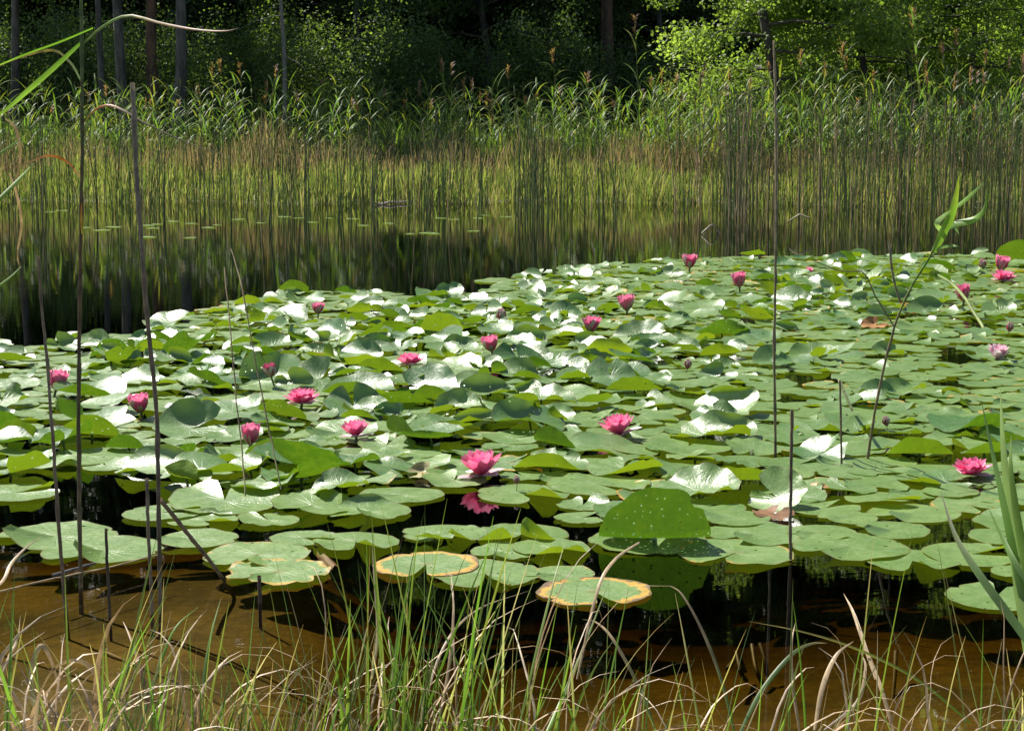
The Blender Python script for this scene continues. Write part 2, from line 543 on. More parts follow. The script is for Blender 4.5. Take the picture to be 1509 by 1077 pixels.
wx0, wx1, wy0, wy1, wz = -56, 56, 2.6, 29.5, -3.0
wv = np.array([[wx0, wy0, 0], [wx1, wy0, 0], [wx1, wy1, 0], [wx0, wy1, 0], [wx0, wy0, wz], [wx1, wy0, wz], [wx1, wy1, wz], [wx0, wy1, wz]])
wfc = np.array([[0, 1, 2, 3], [7, 6, 5, 4], [0, 4, 5, 1], [1, 5, 6, 2], [2, 6, 7, 3], [3, 7, 4, 0]])
water = obj('water', mesh('water', wv, wfc, M['water'], smooth=False))
tag(water, kind='structure')

# ------------------------------------------------------------------ trees
def limb_mesh(lines, sides=6):
    """lines: list of (pts (k,3), radii (k,)) -> one mesh data"""
    A = Acc()
    for pts, rad in lines:
        V, F = tubes(np.asarray(pts)[None], np.asarray(rad)[None], sides)
        A.add(V, F, (0.1, 0.1, 0.1))
    return A

def leaf_quads(cent, size, r, flat=0.35):
    """leaf-sized kinked quads with random facing; cent (N,3), size (N,)"""
    N = len(cent)
    d = norm(r.normal(size=(N, 3)) + np.array([0, 0, -0.35]))
    nrm = norm(r.normal(size=(N, 3)) + np.array([0, 0, 1.0]) * flat * 3)
    s = norm(np.cross(d, nrm))
    n2 = np.cross(s, d)
    l = size[:, None]; w = size[:, None] * 0.42
    V = np.stack([cent, cent + d * l * 0.5 + s * w - n2 * l * 0.06, cent + d * l, cent + d * l * 0.5 - s * w - n2 * l * 0.06], axis=1)
    Fq = np.arange(N * 4).reshape(N, 4)
    return V.reshape(-1, 3), Fq

def make_conifer(seed, Ht, rad, lowest, spread, colA, colB):
    r = np.random.default_rng(seed)
    lines = []
    zt = np.linspace(0, Ht, 9)
    off = np.cumsum(r.normal(0, 0.04, (9, 2)), axis=0); off[0] = 0
    tr = np.column_stack([off, zt])
    lines.append((tr, rad * (1 - 0.93 * zt / Ht) * np.where(zt == 0, 1.25, 1)))
    sp_c, sp_s, sp_col = [], [], []
    z = lowest
    while z < Ht - 0.3:
        f = (z - lowest) / (Ht - lowest)
        L = spread * (1 - f) ** 0.8 * (0.55 + 0.45 * min(1, f * 6 + 0.5)) + 0.2
        for j in range(r.integers(4, 7)):
            a = r.uniform(0, 2 * PI); l = L * r.uniform(0.6, 1.1)
            c0 = np.array([np.interp(z, zt, off[:, 0]), np.interp(z, zt, off[:, 1]), z])
            t = np.linspace(0, 1, 5)
            dr = -0.30 * l * t ** 1.5 + 0.12 * l * t ** 3 + r.normal(0, 0.05) * t
            pts = c0 + np.column_stack([np.cos(a) * l * t, np.sin(a) * l * t, dr])
            lines.append((pts, 0.025 * (1.1 - t) * (0.4 + l / spread)))
            n = int(l * 55) + 6
            tt = r.uniform(0.15, 1.02, n)
            b = c0 + np.column_stack([np.cos(a) * l * tt, np.sin(a) * l * tt, np.interp(tt, t, dr)])
            wid = 0.30 * l * (1 - tt) + 0.18
            lat = r.uniform(-1, 1, n) * wid
            b = b + np.column_stack([-np.sin(a) * lat, np.cos(a) * lat, -np.abs(r.normal(0, 0.10, n)) - 0.15 * np.abs(lat)])
            sp_c.append(b); sp_s.append(r.uniform(0.16, 0.34, n))
        z += r.uniform(0.28, 0.5)
    cent = np.concatenate(sp_c); size = np.concatenate(sp_s)
    V, Fq = leaf_quads(cent, size, r, 0.6)
    # narrow them into needle sprays
    V4 = V.reshape(-1, 4, 3); mid = (V4[:, 1] + V4[:, 3]) / 2
    V4[:, 1] = mid + (V4[:, 1] - mid) * 0.55; V4[:, 3] = mid + (V4[:, 3] - mid) * 0.55
    cc = colA + (colB - colA) * r.uniform(0, 1, (len(cent), 1))
    A = Acc(); A.add(V4.reshape(-1, 3), Fq, np.repeat(cc, 4, axis=0))
    return limb_mesh(lines, 6), A

def make_broadleaf(seed, Ht, rad, first, spread, nleaf, leaf, colA, colB, crook=0.15, lowdroop=0.0, shape='round'):
    r = np.random.default_rng(seed)
    lines = []
    zt = np.linspace(0, Ht * 0.85, 8)
    off = np.cumsum(r.normal(0, crook, (8, 2)), axis=0); off[0] = 0
    tr = smooth_line(np.column_stack([off, zt]), 14)
    rr = rad * (1 - 0.85 * np.linspace(0, 1, 14)); rr[0] *= 1.35
    lines.append((tr, rr))
    cl_c, cl_r = [], []
    nb = int((Ht - first) * 4.0)
    for i in range(nb):
        f = (i + r.uniform(0, 1)) / nb
        z0 = first + (Ht * 0.83 - first) * f
        c0 = np.array([np.interp(z0, tr[:, 2], tr[:, 0]), np.interp(z0, tr[:, 2], tr[:, 1]), z0])
        a = i * 2.4 + r.uniform(-0.5, 0.5)
        L = spread * (0.55 + 0.6 * math.sin(PI * min(1, 0.25 + 0.72 * f))) * r.uniform(0.6, 1.05)
        t = np.linspace(0, 1, 5)
        up = r.uniform(0.15, 0.55) * (1 - lowdroop * (1 - f))
        pts = c0 + np.column_stack([np.cos(a) * L * t, np.sin(a) * L * t, up * L * t - 0.35 * L * t ** 2.2 + r.normal(0, 0.04, 5) * t])
        lines.append((pts, rad * 0.32 * (1 - 0.85 * t) * (1 - 0.5 * f)))
        for j in range(4):
            tt = r.uniform(0.35, 1.0)
            b = np.array([np.interp(tt, t, pts[:, q]) for q in range(3)])
            a2 = a + r.uniform(-1.2, 1.2); l2 = L * r.uniform(0.2, 0.42)
            e = b + np.array([math.cos(a2) * l2, math.sin(a2) * l2, r.uniform(-0.35, 0.3) * l2])
            lines.append((np.array([b, (b + e) / 2 + (0, 0, 0.04), e]), np.array([0.012, 0.009, 0.004]) * (1 + rad * 3)))
            cl_c.append(e); cl_r.append(l2 * r.uniform(0.6, 1.0))
            cl_c.append((b + e) / 2); cl_r.append(l2 * r.uniform(0.4, 0.7))
    cl_c = np.array(cl_c); cl_r = np.array(cl_r)
    w = cl_r ** 2; pick = r.choice(len(cl_c), nleaf, p=w / w.sum())
    g = r.normal(size=(nleaf, 3)); g = norm(g) * (r.uniform(0, 1, (nleaf, 1)) ** 0.5)
    cent = cl_c[pick] + g * cl_r[pick][:, None] * np.array([1, 1, 0.6])
    size = leaf * r.uniform(0.6, 1.3, nleaf)
    V, Fq = leaf_quads(cent, size, r)
    tint = (r.uniform(0, 1, len(cl_c))[pick] * 0.6 + r.uniform(0, 1, nleaf) * 0.4)[:, None]
    cc = colA + (colB - colA) * tint
    A = Acc(); A.add(V, Fq, np.repeat(cc, 4, axis=0))
    return limb_mesh(lines, 6), A

def make_shrub(seed, Ht, spread, nleaf, leaf, colA, colB, nst=7):
    r = np.random.default_rng(seed)
    lines = []; cl = []
    for i in range(nst):
        a = r.uniform(0, 2 * PI); L = Ht * r.uniform(0.65, 1.0); out = spread * r.uniform(0.1, 0.75)
        t = np.linspace(0, 1, 6)
        pts = np.column_stack([np.cos(a) * out * t ** 1.3 + 0.1 * math.cos(a), np.sin(a) * out * t ** 1.3 + 0.1 * math.sin(a), L * t])
        lines.append((pts, 0.03 * (1.05 - t)))
        for j in range(9):
            tt = r.uniform(0.15, 1.0)
            b = np.array([np.interp(tt, t, pts[:, q]) for q in range(3)])
            e = b + r.normal(0, 1, 3) * np.array([0.35, 0.35, 0.2]) * spread * 0.7
            e[2] = max(e[2], 0.1)
            lines.append((np.array([b, (b + e) / 2, e]), np.array([0.01, 0.007, 0.003])))
            cl.append(e); cl.append((b + e) / 2)
    cl = np.array(cl)
    pick = r.integers(0, len(cl), nleaf)
    cent = cl[pick] + r.normal(size=(nleaf, 3)) * 0.17 * spread
    cent[:, 2] = np.maximum(cent[:, 2], 0.05)
    V, Fq = leaf_quads(cent, leaf * r.uniform(0.6, 1.3, nleaf), r)
    tint = (r.uniform(0, 1, len(cl))[pick] * 0.6 + r.uniform(0, 1, nleaf) * 0.4)[:, None]
    cc = colA + (colB - colA) * tint
    A = Acc(); A.add(V, Fq, np.repeat(cc, 4, axis=0))
    return limb_mesh(lines, 4), A

a3 = lambda *v: np.array(v, dtype=float)
PROTO = {}
def proto(kind, name, pair, bark, leafm):
    PROTO[kind] = (name, pair[0].mesh(name + '_trunk', M[bark]), pair[1].mesh(name + '_crown', M[leafm], smooth=False))

DG, MG = a3(0.050, 0.090, 0.026), a3(0.12, 0.185, 0.045)
proto('spruce_a', 'spruce_tree', make_conifer(11, 17.5, 0.20, 0.6, 2.3, a3(0.032, 0.066, 0.022), a3(0.070, 0.115, 0.034)), 'bark_dark', 'needle')
proto('spruce_b', 'spruce_tree', make_conifer(12, 20.0, 0.22, 2.2, 2.5, a3(0.032, 0.066, 0.022), a3(0.070, 0.115, 0.034)), 'bark_dark', 'needle')
proto('pine_a', 'pine_tree', make_conifer(13, 13.0, 0.125, 6.0, 1.5, a3(0.018, 0.040, 0.014), a3(0.040, 0.070, 0.022)), 'bark_grey', 'needle')
proto('pine_b', 'pine_tree', make_conifer(14, 13.5, 0.17, 4.2, 2.3, a3(0.022, 0.045, 0.014), a3(0.055, 0.085, 0.022)), 'bark_pine', 'needle')
proto('dark_a', 'broadleaf_tree', make_broadleaf(15, 15.0, 0.12, 1.4, 2.6, 26000, 0.085, DG, MG), 'bark_grey', 'leaf')
proto('dark_b', 'broadleaf_tree', make_broadleaf(16, 16.0, 0.13, 2.6, 2.8, 26000, 0.085, DG, a3(0.055, 0.10, 0.02)), 'bark_dark', 'leaf')
proto('bright', 'alder_tree', make_broadleaf(17, 9.0, 0.13, 1.0, 2.3, 24000, 0.08, a3(0.115, 0.175, 0.035), a3(0.22, 0.285, 0.075), 0.16, 0.9), 'bark_dark', 'sunny_leaf')
proto('mid_a', 'birch_tree', make_broadleaf(18, 9.0, 0.09, 1.2, 2.1, 18000, 0.078, a3(0.12, 0.185, 0.035), a3(0.22, 0.29, 0.06), 0.10, 0.6), 'bark_dark', 'sunny_leaf')
proto('mid_b', 'birch_tree', make_broadleaf(19, 10.0, 0.08, 1.0, 2.2, 18000, 0.078, a3(0.11, 0.17, 0.04), a3(0.20, 0.265, 0.065), 0.10, 0.6), 'bark_dark', 'sunny_leaf')
proto('shrub_a', 'shrub', make_shrub(20, 2.6, 1.5, 9500, 0.06, a3(0.07, 0.12, 0.045), a3(0.17, 0.24, 0.10)), 'bark_dark', 'leaf')
proto('shrub_b', 'shrub', make_shrub(21, 3.4, 1.4, 10500, 0.062, a3(0.065, 0.115, 0.04), a3(0.16, 0.23, 0.095)), 'bark_dark', 'leaf')
proto('shrub_c', 'shrub', make_shrub(22, 2.0, 1.3, 8500, 0.055, a3(0.10, 0.15, 0.03), a3(0.20, 0.26, 0.06)), 'bark_dark', 'sunny_leaf')

def plant(kind, x, y, rz, sc, label, cat, group):
    name, tm, cm = PROTO[kind]
    t = empty(name, (x, y, float(terrain(x, y)) - 0.03), rz, sc)
    tag(t, label, cat, group)
    obj('stems' if name == 'shrub' else 'trunk', tm, t)
    obj('foliage' if name == 'shrub' else 'crown', cm, t)
    return t

def at_px(px, d):
    return (px - 754.5) / FPX * (d * cp + H * sp)

FG = 'trees along the forest edge'
front = [
    ('pine_a', 20, 44.5, 1.00, 'slim grey pine trunk near the left edge of the photo'),
    ('pine_a', 150, 41.0, 0.75, 'thin dark trunk left of the two grey pine trunks at upper left'),
    ('pine_a', 193, 40.0, 1.00, 'grey bare pine trunk rising behind the broken brown stem'),
    ('pine_b', 236, 44.5, 1.00, 'reddish pine trunk between the two grey trunks at upper left'),
    ('pine_a', 258, 39.5, 1.12, 'thickest grey pine trunk at upper left above the reeds'),
    ('spruce_b', 350, 55.0, 1.00, 'dark spruce between the grey pines and the dead tree'),
    ('dark_b', 490, 53.0, 1.00, 'dark leafy tree directly right of the dead bare tree'),
    ('dark_a', 535, 50.0, 0.95, 'grey-green tree with a pale trunk left of centre'),
    ('spruce_a', 640, 54.0, 1.00, 'dark spruce standing in the black gap left of centre'),
    ('dark_b', 725, 52.0, 1.00, 'leafy tree with a straight dark trunk at top centre'),
    ('spruce_b', 800, 56.0, 1.00, 'dark spruce behind the tall reed plumes right of centre'),
    ('pine_b', 893, 49.0, 1.15, 'thick red-barked pine with low limbs right of centre'),
    ('dark_a', 960, 53.0, 1.00, 'dark leafy tree between the red-barked pine and the yellow-green alder'),
    ('spruce_a', 1035, 59.0, 1.10, 'black spruce just left of the yellow-green alder'),
    ('bright', 1150, 36.0, 1.00, 'yellow-green alder with a crooked dark trunk at upper right'),
    ('bright', 1215, 39.0, 1.00, 'yellow-green tree just right of the crooked alder'),
    ('mid_a', 1275, 37.5, 1.00, 'grey-green birch right of the yellow-green trees'),
    ('mid_b', 1340, 37.0, 1.00, 'slender green birch second from the right edge'),
    ('mid_a', 1415, 38.5, 1.00, 'green birch nearest the right edge before the dark spruces'),
    ('spruce_a', 1475, 57.0, 1.10, 'dark spruce at the upper right corner'),
    ('dark_a', 1570, 51.0, 1.00, 'dark leafy tree just beyond the right edge'),
    ('dark_b', -70, 51.0, 1.00, 'dark leafy tree just beyond the left edge'),
    ('mid_b', 1640, 38.0, 1.00, 'green birch well beyond the right edge'),
    ('spruce_b', -160, 54.0, 1.00, 'dark spruce well beyond the left edge'),
]
for i, (kd, px, d, sc, lab) in enumerate(front):
    plant(kd, at_px(px, d), d, i * 1.7 + 0.4, sc, lab, 'tree', FG)
# rows behind, closing the wood
n = 0
for row, (d0, st) in enumerate(((60, 2.1), (65, 2.2), (71, 2.6), (79, 3.0), (89, 2.6))):
    xs = np.arange(-0.27 * d0 - 6, 0.27 * d0 + 6, st)
    for x in xs:
        kd = ['spruce_a', 'spruce_b', 'dark_b', 'pine_b', 'spruce_b', 'dark_a'][rng.integers(0, 6)]
        plant(kd, x + rng.uniform(-0.8, 0.8), d0 + rng.uniform(-2, 2), rng.uniform(0, 6.28), rng.uniform(1.35, 1.65) * (1.25 if row == 4 else 1.0),
              'dark %s tree deep in the wood behind %s' % ({'s': 'spruce', 'd': 'leafy', 'p': 'pine'}[kd[0]], 'the grey pine trunks at upper left' if x < -0.12 * d0 else 'the trees left of centre' if x < 0.0 else 'the red-barked pine' if x < 0.11 * d0 else 'the yellow-green alder and birches'), 'tree', 'trees deep in the wood')
SG = 'shrubs at the foot of the wood'
for px, d, kd, sc, lab in [
    (-30, 45.5, 'shrub_b', 1.0, 'dark shrub at the left edge under the first trunk'),
    (45, 47.0, 'shrub_a', 1.25, 'dark leafy shrub left of the thin dark trunk'),
    (110, 45.5, 'shrub_b', 1.1, 'tall dark shrub in front of the thin dark trunk'),
    (178, 47.5, 'shrub_a', 1.2, 'dark shrub filling the foot of the grey pine trunks'),
    (240, 45.0, 'shrub_a', 1.0, 'glossy shrub just right of the broken brown stem top'),
    (305, 46.5, 'shrub_b', 1.0, 'dark shrub between the grey pines and the first reed plumes'),
    (375, 48.0, 'shrub_b', 1.1, 'tall dark shrub left of the dead bare tree'),
    (455, 46.5, 'shrub_a', 1.0, 'low dark shrub right of the dead bare tree'),
    (520, 45.5, 'shrub_a', 1.25, 'grey-green shrub under the pale trunk'),
    (585, 46.5, 'shrub_b', 1.05, 'round leafy shrub right of the pale trunk'),
    (665, 48.5, 'shrub_a', 1.0, 'dark low shrub left of the top centre trunk'),
    (755, 47.5, 'shrub_b', 0.85, 'dark low shrub right of the top centre trunk'),
    (830, 47.0, 'shrub_b', 1.15, 'bright-tipped shrub left of the red-barked pine'),
    (945, 47.5, 'shrub_a', 0.95, 'low dark shrub right of the red-barked pine'),
    (1010, 48.5, 'shrub_b', 0.9, 'dark shrub left of the yellow-green alder'),
    (1075, 40.5, 'shrub_c', 1.1, 'yellowish shrub under the left side of the alder'),
    (1190, 40.0, 'shrub_c', 1.25, 'pale green shrub right of the crooked alder trunk'),
    (1265, 39.5, 'shrub_c', 1.35, 'pale green shrub in front of the grey-green birch'),
    (1350, 39.0, 'shrub_c', 1.3, 'pale green shrub under the slender birch'),
    (1430, 39.5, 'shrub_c', 1.4, 'pale green shrub second from the right edge'),
    (1500, 40.0, 'shrub_c', 1.3, 'pale green shrub at the right edge behind the reeds')]:
    plant(kd, at_px(px, d), d, px * 0.37, sc, lab, 'shrub', SG)

# dead bare tree
A = Acc()
r = np.random.default_rng(5)
tr = smooth_line([(0, 0, 0), (0.05, 0, 2), (-0.04, 0.05, 4), (0.06, 0, 7), (0.02, 0, 9)], 14)
V, Fq = tubes(tr[None], np.linspace(0.07, 0.02, 14)[None], 6); A.add(V, Fq, (0.25, 0.23, 0.20))
dead = empty('dead_tree', (at_px(419, 45), 45, float(terrain(at_px(419, 45), 45)) - 0.03))
tag(dead, 'thin dead tree with bare grey branches against the dark wood', 'tree')
obj('trunk', A.mesh('dead_trunk', M['dry']), dead)
for i in range(26):
    z = r.uniform(1.6, 8.5); a = r.uniform(0, 6.28); l = r.uniform(0.5, 1.3)
    t = np.linspace(0, 1, 6)
    pts = np.column_stack([np.cos(a) * l * t, np.sin(a) * l * t, z - 0.35 * l * t ** 1.7 + r.normal(0, 0.03, 6) * t])
    A = Acc(); V, Fq = tubes(pts[None], (0.014 * (1.1 - t))[None], 4); A.add(V, Fq, (0.28, 0.26, 0.23))
    obj('branch', A.mesh('dead_branch', M['dry']), dead)

# ------------------------------------------------------------------ far shore: sedge, moor grass, reeds, rushes
def blade_field(name, N, xlo, xhi, back0, back1, L0, L1, w, cols, label, r, lean=0.18, bend=0.7, dens=None):
    x = r.uniform(xlo, xhi, N); y = far_shore(x) + r.uniform(back0, back1, N)
    # patchy height
    patch = 0.75 + 0.3 * np.sin(x * 1.3 + 0.7) * np.sin(y * 1.1 + x * 0.4) + 0.15 * np.sin(x * 4.1)
    base = np.column_stack([x, y, terrain(x, y) - 0.01])
    L = r.uniform(L0, L1, N) * np.clip(patch, 0.45, 1.2)
    az = r.uniform(0, 2 * PI, N)
    K = 4
    Pt = curve_blades(base, az, L, r.uniform(0, lean, N), r.uniform(0.1, bend, N), K)
    S = side_of(az + r.uniform(-1.2, 1.2, N), K)
    Wd = w * r.uniform(0.6, 1.3, N)[:, None] * np.array([0.8, 1.0, 0.7, 0.08])[None]
    V, Fq, m = ribbons(Pt, S, Wd)
    cc = cols[r.integers(0, len(cols), N)] * r.uniform(0.7, 1.25, (N, 1))
    A = Acc(); A.add(V, Fq, np.repeat(cc, K * m, axis=0))
    o = obj(name, A.mesh(name, M['blade']))
    return tag(o, label, 'grass', kind='stuff')

r = np.random.default_rng(31)
blade_field('sedge', 17000, -9.5, 9.5, -0.35, 2.4, 0.22, 0.58, 0.010, np.array([[0.20, 0.235, 0.062], [0.15, 0.195, 0.050], [0.23, 0.23, 0.085], [0.10, 0.145, 0.045], [0.27, 0.225, 0.125]]),
            'yellow-green sedge growing along the far water edge', r)
blade_field('moor_grass', 6500, -10.5, 10.5, 2.0, 5.6, 0.65, 1.05, 0.009, np.array([[0.21, 0.145, 0.105], [0.19, 0.15, 0.09], [0.13, 0.15, 0.055], [0.25, 0.175, 0.14]]),
            'brownish moor grass behind the sedge on the far bank', r, 0.2, 0.6)
blade_field('meadow_grass', 12000, -13, 13, 5.0, 15.0, 0.6, 1.1, 0.014, np.array([[0.08, 0.12, 0.03], [0.10, 0.14, 0.03], [0.06, 0.10, 0.025]]),
            'green undergrowth between the reeds and the wood', r, 0.25, 0.8)

# common reed: stem, leaves, plume
def reed_parts(r, Ht, plume, nl=9, gcol=None):
    t = np.linspace(0, 1, 7)
    az = r.uniform(0, 6.28); ln = r.uniform(0.02, 0.12)
    stem = np.column_stack([np.cos(az) * ln * Ht * t ** 1.6, np.sin(az) * ln * Ht * t ** 1.6, Ht * t])
    parts = []
    V, Fq = tubes(stem[None], (0.0065 * (1.15 - 0.7 * t))[None], 4)
    parts.append(('stem', V, Fq, np.array([0.16, 0.17, 0.06]) * r.uniform(0.7, 1.2)))
    la = r.uniform(0, 6.28)
    for i in range(nl):
        f = 0.30 + 0.66 * (i + r.uniform(0, 0.8)) / nl
        b = np.array([[np.interp(f, t, stem[:, q]) for q in range(3)]])
        a = np.array([la + (i % 2) * PI + r.uniform(-0.7, 0.7)])
        L = np.array([r.uniform(0.28, 0.48)])
        K = 6
        Pt = curve_blades(b, a, L, np.array([r.uniform(0.25, 0.7)]), np.array([r.uniform(0.5, 1.9)]), K, 1.3)
        S = side_of(a, K)
        Wd = 0.0135 * r.uniform(0.7, 1.2) * np.array([[0.5, 1.0, 1.0, 0.8, 0.5, 0.05]])
        V, Fq, m = ribbons(Pt, S, Wd, 0.3)
        g = gcol if gcol is not None else np.array([[0.10, 0.17, 0.04], [0.13, 0.19, 0.05], [0.09, 0.15, 0.055], [0.19, 0.20, 0.05]])[r.integers(0, 4)]
        parts.append(('leaf', V, Fq, g * r.uniform(0.8, 1.2)))
    if plume:
        N = 26
        top = stem[-1]
        b = np.tile(top, (N, 1)); b[:, 2] += r.uniform(-0.10, 0.12, N)
        a = az + r.normal(0, 0.9, N)
        Pt = curve_blades(b, a, r.uniform(0.07, 0.15, N), r.uniform(0.1, 0.5, N), r.uniform(0.3, 1.5, N), 4)
        V, Fq, m = ribbons(Pt, side_of(a + 0.6, 4), np.tile(np.array([[0.005, 0.009, 0.008, 0.001]]), (N, 1)))
        parts.append(('plume', V, Fq, np.array([0.22, 0.13, 0.10]) * r.uniform(0.8, 1.3)))
    return parts

r = np.random.default_rng(41)
reed_protos = []
for k in range(5):
    root = empty('reed', (0, 0, 0))
    for nm, V, Fq, cc in reed_parts(r, 2.0, True):
        A = Acc(); A.add(V, Fq, cc)
        obj(nm, A.mesh('reed_' + nm, M['reed']), root)
    reed_protos.append(root)
plume_px = [(62, 158), (120, 140), (175, 150), (229, 150), (312, 100), (338, 95), (360, 98), (388, 100), (270, 150), (300, 130), (440, 140), (478, 122),
            (165, 130), (505, 150), (560, 135), (620, 150), (655, 98), (665, 90), (752, 102), (705, 140), (826, 80), (830, 130), (850, 110), (874, 112), (800, 140), (910, 150),
            (945, 30), (962, 118), (985, 115), (1000, 140), (1022, 100), (1060, 130), (1150, 95), (1180, 80), (1210, 100), (1255, 90), (1290, 110), (1330, 70),
            (1365, 20), (1375, 95), (1401, 66), (1421, 50), (1450, 80), (1495, 85), (1505, 95), (1470, 90), (1430, 110), (1385, 110), (1240, 70), (1100, 120),
            (400, 145), (600, 150), (930, 135), (20, 165), (535, 155), (680, 150), (730, 150), (775, 145)]
def reed_zone(px):
    if px < 250: return 'tall reed with a brown plume in the group behind the broken brown stem'
    if px < 520: return 'tall reed with a brown plume in the group under the dead bare tree'
    if px < 800: return 'tall reed with a brown plume in the group below the top centre trunk'
    if px < 1080: return 'tall reed with a brown plume in the group around the red-barked pine'
    return 'tall reed with a brown plume in the dense stand at the right'
for i, (px, pyt) in enumerate(plume_px):
    d = 31.5 + 3.0 * ((i * 0.618) % 1.0)
    if px > 1050: d = 29.5 + 4.0 * ((i * 0.618) % 1.0)
    top = P(px, pyt, d)
    x = top[0]; zb = float(terrain(x, d))
    o = reed_protos[i] if i < 5 else copy_tree(reed_protos[i % 5])
    s = (top[2] - zb) / 2.08
    o.location = (x, d, zb - 0.02); o.rotation_euler = (0, 0, i * 2.1); o.scale = (max(0.9, s), max(0.9, s), s)
    zone = reed_zone(px)
    rk = sorted(q[0] for q in plume_px if reed_zone(q[0]) == zone).index(px)
    first = ['leftmost', 'second', 'third', 'fourth', 'fifth', 'sixth', 'seventh', 'eighth', 'ninth', 'tenth', 'eleventh', 'twelfth', 'thirteenth', 'fourteenth', 'fifteenth', 'sixteenth', 'seventeenth', 'eighteenth', 'nineteenth'][rk]
    tag(o, zone.replace('tall reed with a brown plume', first + (' plumed reed' if rk == 0 else ' plumed reed from the left')), 'reed', 'tall plumed reeds on the far bank')

A = Acc()
def scatter_reeds(N, xlo, xhi, y0, y1, h0, h1, r, plume_p=0.08):
    for i in range(N):
        x = r.uniform(xlo, xhi); y = float(far_shore(x)) + r.uniform(y0, y1)
        Ht = r.uniform(h0, h1)
        zb = float(terrain(x, y))
        for nm, V, Fq, cc in reed_parts(r, Ht, r.uniform() < plume_p, 7):
            A.add(V + np.array([x, y, zb]), Fq, cc)
scatter_reeds(400, -9.5, 3.5, 4.2, 8.5, 0.9, 1.75, r, 0.04)
scatter_reeds(520, 2.6, 10.5, 2.2, 8.0, 0.9, 1.85, r, 0.08)
tag(obj('reed_bed', A.mesh('reed_bed', M['reed'])), 'mass of leafy green reeds filling the far bank', 'reeds', kind='stuff')

# rushes in the water
r = np.random.default_rng(51)
def rush_set():
    out = []
    def put(px, base_py, hgt):
        w = W(px, base_py)
        out.append((w[0], w[1], hgt))
    # scattered left stand
    for i in range(360):
        px = r.uniform(-120, 930)
        if r.uniform() < 0.35: px = r.choice([60, 180, 225, 330, 420, 480, 545, 640, 775, 790]) + r.normal(0, 22)
        by = 296 + 36 * r.beta(1.6, 1.8)
        put(px, by, r.uniform(0.85, 1.35) * (1.1 if r.uniform() < 0.1 else 1))
    for i in range(26):
        put(782 + r.normal(0, 9), r.uniform(304, 322), r.uniform(1.1, 1.55))
    for i in range(14):
        put(640 + r.normal(0, 14), r.uniform(304, 318), r.uniform(1.0, 1.5))
    # dense right stand
    for i in range(480):
        px = 990 + 640 * r.beta(1.3, 1.0)
        by = 297 + (18 + 8 * (px > 1150)) * r.beta(1.4, 1.8)
        put(px, by, r.uniform(0.75, 1.65) + 0.15 * (px > 1250))
    for i in range(60):
        put(1085 + r.normal(0, 12), r.uniform(300, 322), r.uniform(1.3, 1.7))
    return out
rs = rush_set()
order = sorted(range(len(rs)), key=lambda i: rs[i][1])
inview = [i for i in order if -20 < proj((rs[i][0], rs[i][1], 0))[0] < 1530]
indiv = set(inview[:300])
def rush_lines(lst, r):
    N = len(lst)
    base = np.array([(x, y, -0.5) for x, y, h in lst]); L = np.array([h + 0.5 for x, y, h in lst])
    az = r.uniform(0, 6.28, N)
    lean = np.abs(r.normal(0, 0.05, N)); bend = np.abs(r.normal(0, 0.10, N))
    big = r.uniform(size=N) < 0.10
    bend[big] += r.uniform(0.3, 0.9, big.sum())
    Pt = curve_blades(base, az, L, lean, bend, 8, 3.0)
    Rd = (np.where(base[:, 0] < 2.2, 0.0078, 0.0082) * r.uniform(0.55, 1.2, N))[:, None] * np.linspace(1.0, 0.45, 8)[None]
    cols = np.array([[0.050, 0.080, 0.022], [0.075, 0.11, 0.030], [0.11, 0.14, 0.035], [0.04, 0.05, 0.02], [0.31, 0.22, 0.12]])
    pc = np.where(base[:, 0] < 2.2, r.choice(5, N, p=[0.34, 0.25, 0.13, 0.22, 0.06]), r.choice(5, N, p=[0.26, 0.24, 0.16, 0.10, 0.24]))
    cc = cols[pc] * r.uniform(0.75, 1.25, (N, 1))
    return Pt, Rd, cc, pc, big
rest = [rs[i] for i in order if i not in indiv]
Pt, Rd, cc, pc, big = rush_lines(rest, r)
V, Fq = tubes(Pt, Rd, 4)
A = Acc(); A.add(V, Fq, np.repeat(cc, 32, axis=0))
tag(obj('rush_bed', A.mesh('rush_bed', M['rush'])), 'dense mass of thin dark rushes along the far shore', 'rushes', kind='stuff')
lst = [rs[i] for i in sorted(indiv)]
Pt, Rd, cc, pc, big = rush_lines(lst, r)
for i in range(len(lst)):
    b = np.array([lst[i][0], lst[i][1], 0.0])
    V, Fq = tubes(Pt[i:i + 1] - b, Rd[i:i + 1], 5)
    A = Acc(); A.add(V, Fq, cc[i])
    o = obj('rush', A.mesh('rush', M['rush']), loc=b)
    px = proj(b)[0]
    look = ('bent-over ' if big[i] else 'upright ') + ['dark green', 'mid green', 'bright green', 'blackish', 'dry tan'][pc[i]]
    place = next(t for lim, t in ((130, 'left of the green reed'), (215, 'between green reed and broken stem'), (400, 'right of the thick broken stem'),
                 (600, 'below the dead bare tree'), (720, 'before the pale driftwood branch'), (860, 'in the dark clump at the centre'), (1000, 'below the red-barked pine'),
                 (1130, 'left of the straight dry stem'), (1250, 'right of the straight dry stem'), (1370, 'behind the leaning green reed'),
                 (1440, 'right of the leaning green reed'), (9999, 'at the right edge')) if px < lim)
    lab = '%s rush in the water %s' % (look, place)
    tag(o, lab, 'rush', 'rushes standing in the water at the far shore')

